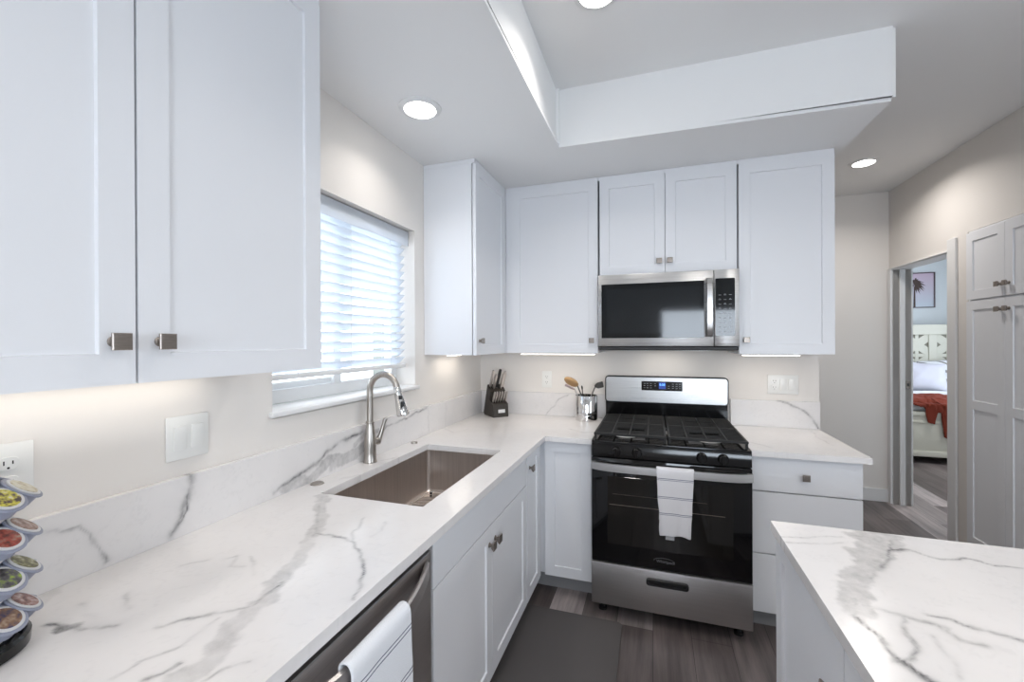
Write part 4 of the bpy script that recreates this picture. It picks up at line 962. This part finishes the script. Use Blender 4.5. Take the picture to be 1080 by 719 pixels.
# ================================================================== floor mat
bm = new(); loft(bm, [[(x, y, z) for x, y, z in rrect(.60, -2.10, 1.098, -.770, .02, z_)] for z_ in (.0008, .010)]); rs = None
bmesh.ops.bevel(bm, geom=[e_ for e_ in bm.edges if all(v.co.z > .009 for v in e_.verts) and len(e_.link_faces) == 2], offset=.003, segments=2, affect='EDGES')
o = obj('floor_mat', bm, MATM); tag(o, 'plain dark grey-brown kitchen mat lying on the floor in front of the sink', 'mat')

# ================================================================== pantry
PX = 3.222
pt = thing('pantry_cabinet', 'tall built-in white pantry cabinet with paired doors at the right edge of the photo', 'cabinet', (3.4, -.3, 0))
bm = new(); box(bm, PX+.0215, -.945, .0005, 3.85, .650, 2.158, .001, 1); obj('body', bm, CAB, pt, smooth=False)
yy = .632; lefts = True
for k in range(4):
    w_ = .325; a, b = -yy, -yy+w_
    kx = b-.030 if k % 2 == 0 else a+.030
    door(pt, 'W', (PX, 0), a, b, 1.706, 2.142, (kx, 1.778)); door(pt, 'W', (PX, 0), a, b, .105, 1.694, (kx, 1.628), mid=1.02)
    yy -= w_+.003

# ================================================================== bedroom
BY0, BY1, BX0, BX1 = 3.22, 5.40, 3.80, 5.75
bd = thing('bed', 'cream panelled bed with lattice headboard seen through the bedroom doorway', 'bed', ((BX0+BX1)/2, 4.3, 0))
bm = new(); box(bm, BX0, BY0, .085, BX1, BY0+.05, .60, .006, 2); fb = obj('footboard', bm, BEDCREAM, bd)
bm = new(); box(bm, BX0-.012, BY0-.016, .555, BX1+.012, BY0+.066, .605, .008, 2); box(bm, BX0-.004, BY0-.014, .085, BX1+.004, BY0-.0005, .150, .004, 2); box(bm, BX0, BY0-.010, .470, BX1, BY0-.0005, .500, .003, 2); obj('moulding', bm, BEDCREAM, fb)
bm = new(); box(bm, BX0+.03, BY0+.051, .12, BX0+.07, BY1-.06, .46, .005, 1); obj('side_rail', bm, BEDCREAM, bd)
bm = new(); box(bm, BX1-.07, BY0+.051, .12, BX1-.03, BY1-.06, .46, .005, 1); obj('side_rail', bm, BEDCREAM, bd)
for x in (BX0+.04, BX1-.04):
    for y in (BY0+.03, BY1-.04):
        bm = new(); cyl(bm, (x, y, .0005), (x, y, .12), .025, .032, 16); obj('leg', bm, BLACKM, bd)
bm = new(); box(bm, BX0, BY1-.05, .10, BX1, BY1-.015, 1.66, .004, 1); hb = obj('headboard', bm, BEDSLOT, bd)
bm = new(); yh = BY1-.078
_ns = [0]
def strip(x0, z0, x1, z1, w_, y0=yh, y1=BY1-.0505):
    _ns[0] += 1; y0 = y0+_ns[0]*.0007; y1 = y1-_ns[0]*.0001
    d = Vector((x1-x0, 0, z1-z0)); L_ = d.length; ang = math.atan2(d.z, d.x)
    box(bm, -L_/2, y0, -w_/2, L_/2, y1, w_/2, .003, 1, M=Matrix.Translation(((x0+x1)/2, 0, (z0+z1)/2)) @ Matrix.Rotation(-ang, 4, 'Y'))
strip(BX0, 1.60, BX1, 1.60, .155, yh-.01); strip(BX0, .85, BX1, .85, .10)
nx = 5; cw = (BX1-BX0)/nx
for k in range(nx+1): strip(BX0+cw*k, .8, BX0+cw*k, 1.6, .10)
for k in range(nx):
    xa, xb_ = BX0+cw*k, BX0+cw*(k+1); xm = (xa+xb_)/2
    for z0, z1 in ((.87, 1.20), (1.20, 1.53)):
        strip(xa, z0, xb_, z1, .118); strip(xa, z1, xb_, z0, .118)
        
    strip(xm, .85, xm, 1.55, .045)
strip(BX0, 1.20, BX1, 1.20, .05)
obj('lattice', bm, BEDCREAM, hb, smooth=False)
bm = new(); box(bm, BX0+.08, BY0+.07, .30, BX1-.08, BY1-.085, .60, .05, 4); mt = obj('mattress', bm, LINEN, bd)
def soft(name, label, cat, c, s, rot, m, seed=0, amp=.02, group=None, sub=4, pw=.55, mb=None):
    bm = new(); bmesh.ops.create_cube(bm, size=2); bmesh.ops.subdivide_edges(bm, edges=bm.edges, cuts=15, use_grid_fill=True)
    for v in bm.verts:
        x, y, z = v.co; e_ = max(abs(x), abs(z)); puff = max(0, (1-abs(x)**2.6))*max(0, (1-abs(z)**2.6)); puff = puff**.45
        v.co.y = y*(.10+.90*puff); k = 1-.06*(1-abs(z))*abs(x); v.co.x *= k; v.co.z *= 1-.06*(1-abs(x))*abs(z)
        nn = noise.noise((x*1.8+seed, z*1.8, y+seed)); v.co.y += nn*amp*8*(.3+puff)
    bmesh.ops.scale(bm, vec=(s[0]/2, s[1]/2, s[2]/2), verts=bm.verts)
    bmesh.ops.transform(bm, matrix=Matrix.Translation(c) @ Matrix.Rotation(rot[2], 4, 'Z') @ Matrix.Rotation(rot[0], 4, 'X') @ Matrix.Rotation(rot[1], 4, 'Y'), verts=bm.verts)
    o = obj(name, bm, m); return tag(o, label, cat, group)
STR = mat('striped_linen', (.8, .8, .8), .9); n_ = nd(STR, 'ShaderNodeTexCoord'); wv = nd(STR, 'ShaderNodeTexWave'); wv.inputs['Scale'].default_value = 3.3; wv.inputs['Distortion'].default_value = .4; wv.bands_direction = 'DIAGONAL'
lk(STR, n_.outputs['Object'], wv.inputs[0]); lk(STR, ramp(STR, wv.outputs['Fac'], [(.0, (.78, .80, .84)), (.78, (.78, .80, .84)), (.86, (.22, .21, .20))]), B(STR).inputs['Base Color'])
PG_ = 'pillows against the headboard'
soft('bed_pillow', 'white pillow with dark stripes at the left of the pillow row', 'pillow', (4.72, 5.10, .90), (.62, .24, .52), (-.35, .1, 0), STR, 1, group=PG_)
soft('bed_pillow', 'white pillow with dark stripes at the right of the pillow row', 'pillow', (5.42, 5.10, .90), (.62, .24, .52), (-.35, -.12, 0), STR, 4, group=PG_)
soft('bed_pillow', 'plain lilac-white pillow leaning in front of the striped pillows', 'pillow', (4.97, 4.79, .90), (.56, .20, .46), (-.45, .10, 0), PILLOWP, 6, group=PG_)
bm = new()   # duvet
xs = [BX0+.02+(BX1-BX0-.04)*i/60 for i in range(61)]; ys = [BY0+.075+(4.56-BY0-.075)*j/50 for j in range(51)]
def dz_(x, y): 
    e_ = min((x-xs[0])/.10, (xs[-1]-x)/.10, (y-ys[0])/.10, 1); return .612+.11*math.sqrt(max(0, min(1, e_)))+.018*noise.noise((x*4, y*4, 1))*min(1, e_)
g_ = [[bm.verts.new((x, y, dz_(x, y))) for y in ys] for x in xs]
for i in range(60):
    for j in range(50): bm.faces.new((g_[i][j], g_[i+1][j], g_[i+1][j+1], g_[i][j+1]))
o = obj('duvet', bm, LINEN, smooth=True); md = o.modifiers.new('thickness', 'SOLIDIFY'); md.thickness = .012; md.offset = -1; tag(o, 'white duvet spread over the bed in the bedroom', 'duvet')
# rust throw: one draped cloth lying across the foot and falling over the footboard
verts = []; faces = []; NU, NV = 60, 72
def drop_len(x):
    k = [(4.12, .02), (4.24, .05), (4.26, .22), (4.33, .24), (4.345, .10), (4.39, .11), (4.405, .38), (4.52, .42), (4.56, .20), (4.80, .16), (5.0, .04)]
    for (a, p), (b, q) in zip(k, k[1:]):
        if x <= b: return p+(q-p)*max(0, (x-a)/(b-a))
    return .04
for i in range(NU+1):
    u = i/NU
    for j in range(NV+1):
        x = 4.13+.87*j/NV; top = .62; tot = top+drop_len(x)+.012*noise.noise((x*40, 2, 1)); s = u*tot
        if s < top:
            y = BY0+.045+(top-s)*1.12; z = dz_(min(max(x, xs[0]), xs[-1]), max(y, ys[0]))+.022+.016*noise.noise((x*13, s*13, 3)) if y > ys[0]+.02 else .70
        else: y = BY0-.034-.008*noise.noise((x*14, s*8, 3)); z = .705-(s-top)
        if i == 0: y += .03*noise.noise((x*9, 1, 1))
        x += .02*noise.noise((s*9, j/NV*3, 1))
        verts.append((x, y, z))
for i in range(NU):
    for j in range(NV): a = i*(NV+1)+j; faces.append((a, a+1, a+NV+2, a+NV+1))
me = bpy.data.meshes.new('throw_blanket'); me.from_pydata(verts, [], faces); me.update(); me.polygons.foreach_set('use_smooth', [True]*len(me.polygons)); me.materials.append(RUST)
o = bpy.data.objects.new('throw_blanket', me); C.objects.link(o); md = o.modifiers.new('thickness', 'SOLIDIFY'); md.thickness = .012; md.offset = 1
tag(o, 'rust-red throw blanket lying across the foot of the bed and hanging down', 'blanket')
# framed palm picture
PX0, PX1, PZ0, PZ1, PY = 5.20, 5.512, 1.956, 2.522, 5.598
pc = thing('framed_picture', 'framed picture of a palm tree against a pale pink sky on the bedroom wall', 'picture', ((PX0+PX1)/2, PY, PZ0))
PXL = PX0-.06
bm = new()
for b in ((PXL, PY-.025, PZ0, PXL+.014, PY, PZ1), (PX1-.014, PY-.025, PZ0, PX1, PY, PZ1), (PXL+.014, PY-.025, PZ0, PX1-.014, PY, PZ0+.014), (PXL+.014, PY-.025, PZ1-.014, PX1-.014, PY, PZ1)): box(bm, *b)
obj('frame', bm, mat('picture_frame_dark', (.10, .07, .08), .4), pc, smooth=False)
SKY = mat('picture_sky', (.6, .5, .6), .5); g0 = nd(SKY, 'ShaderNodeTexCoord'); sp = nd(SKY, 'ShaderNodeSeparateXYZ'); lk(SKY, g0.outputs['Generated'], sp.inputs[0]); lk(SKY, ramp(SKY, sp.outputs[2], [(0, (.55, .62, .70)), (1, (.62, .48, .60))]), B(SKY).inputs['Base Color'])
bm = new(); box(bm, PXL+.012, PY-.012, PZ0+.012, PX1-.012, PY-.004, PZ1-.012); pr = obj('print', bm, SKY, pc, smooth=False)
bm = new(); tx, tz = PX0+.052, PZ0+.34
def flat(pts, y):
    f = bm.faces.new([bm.verts.new((x, y, z)) for x, z in pts])
flat([(tx-.016, PZ0+.014), (tx+.012, PZ0+.014), (tx+.010, tz), (tx-.010, tz)], PY-.0125)
for k in range(26):
    a = math.radians(-75+ k*330/25-15); L_ = .13+.05*random.random(); ca, sa = math.cos(a), math.sin(a)
    ex, ez = tx+L_*ca, tz+.03+L_*sa*.85-.03; ex = max(ex, PXL+.016); mx_, mz_ = tx+L_*.55*ca, tz+.03+L_*.55*sa+.012
    mx_ = max(mx_, PXL+.016); w2 = .011
    flat([(tx, tz+.02), (mx_-w2*sa, mz_+w2*abs(ca)), (ex, ez), (mx_+w2*sa, mz_-w2*abs(ca))], PY-.0126-.00005*k)
obj('palm_tree', bm, mat('palm_print', (.06, .035, .03), .6), pr, smooth=False)
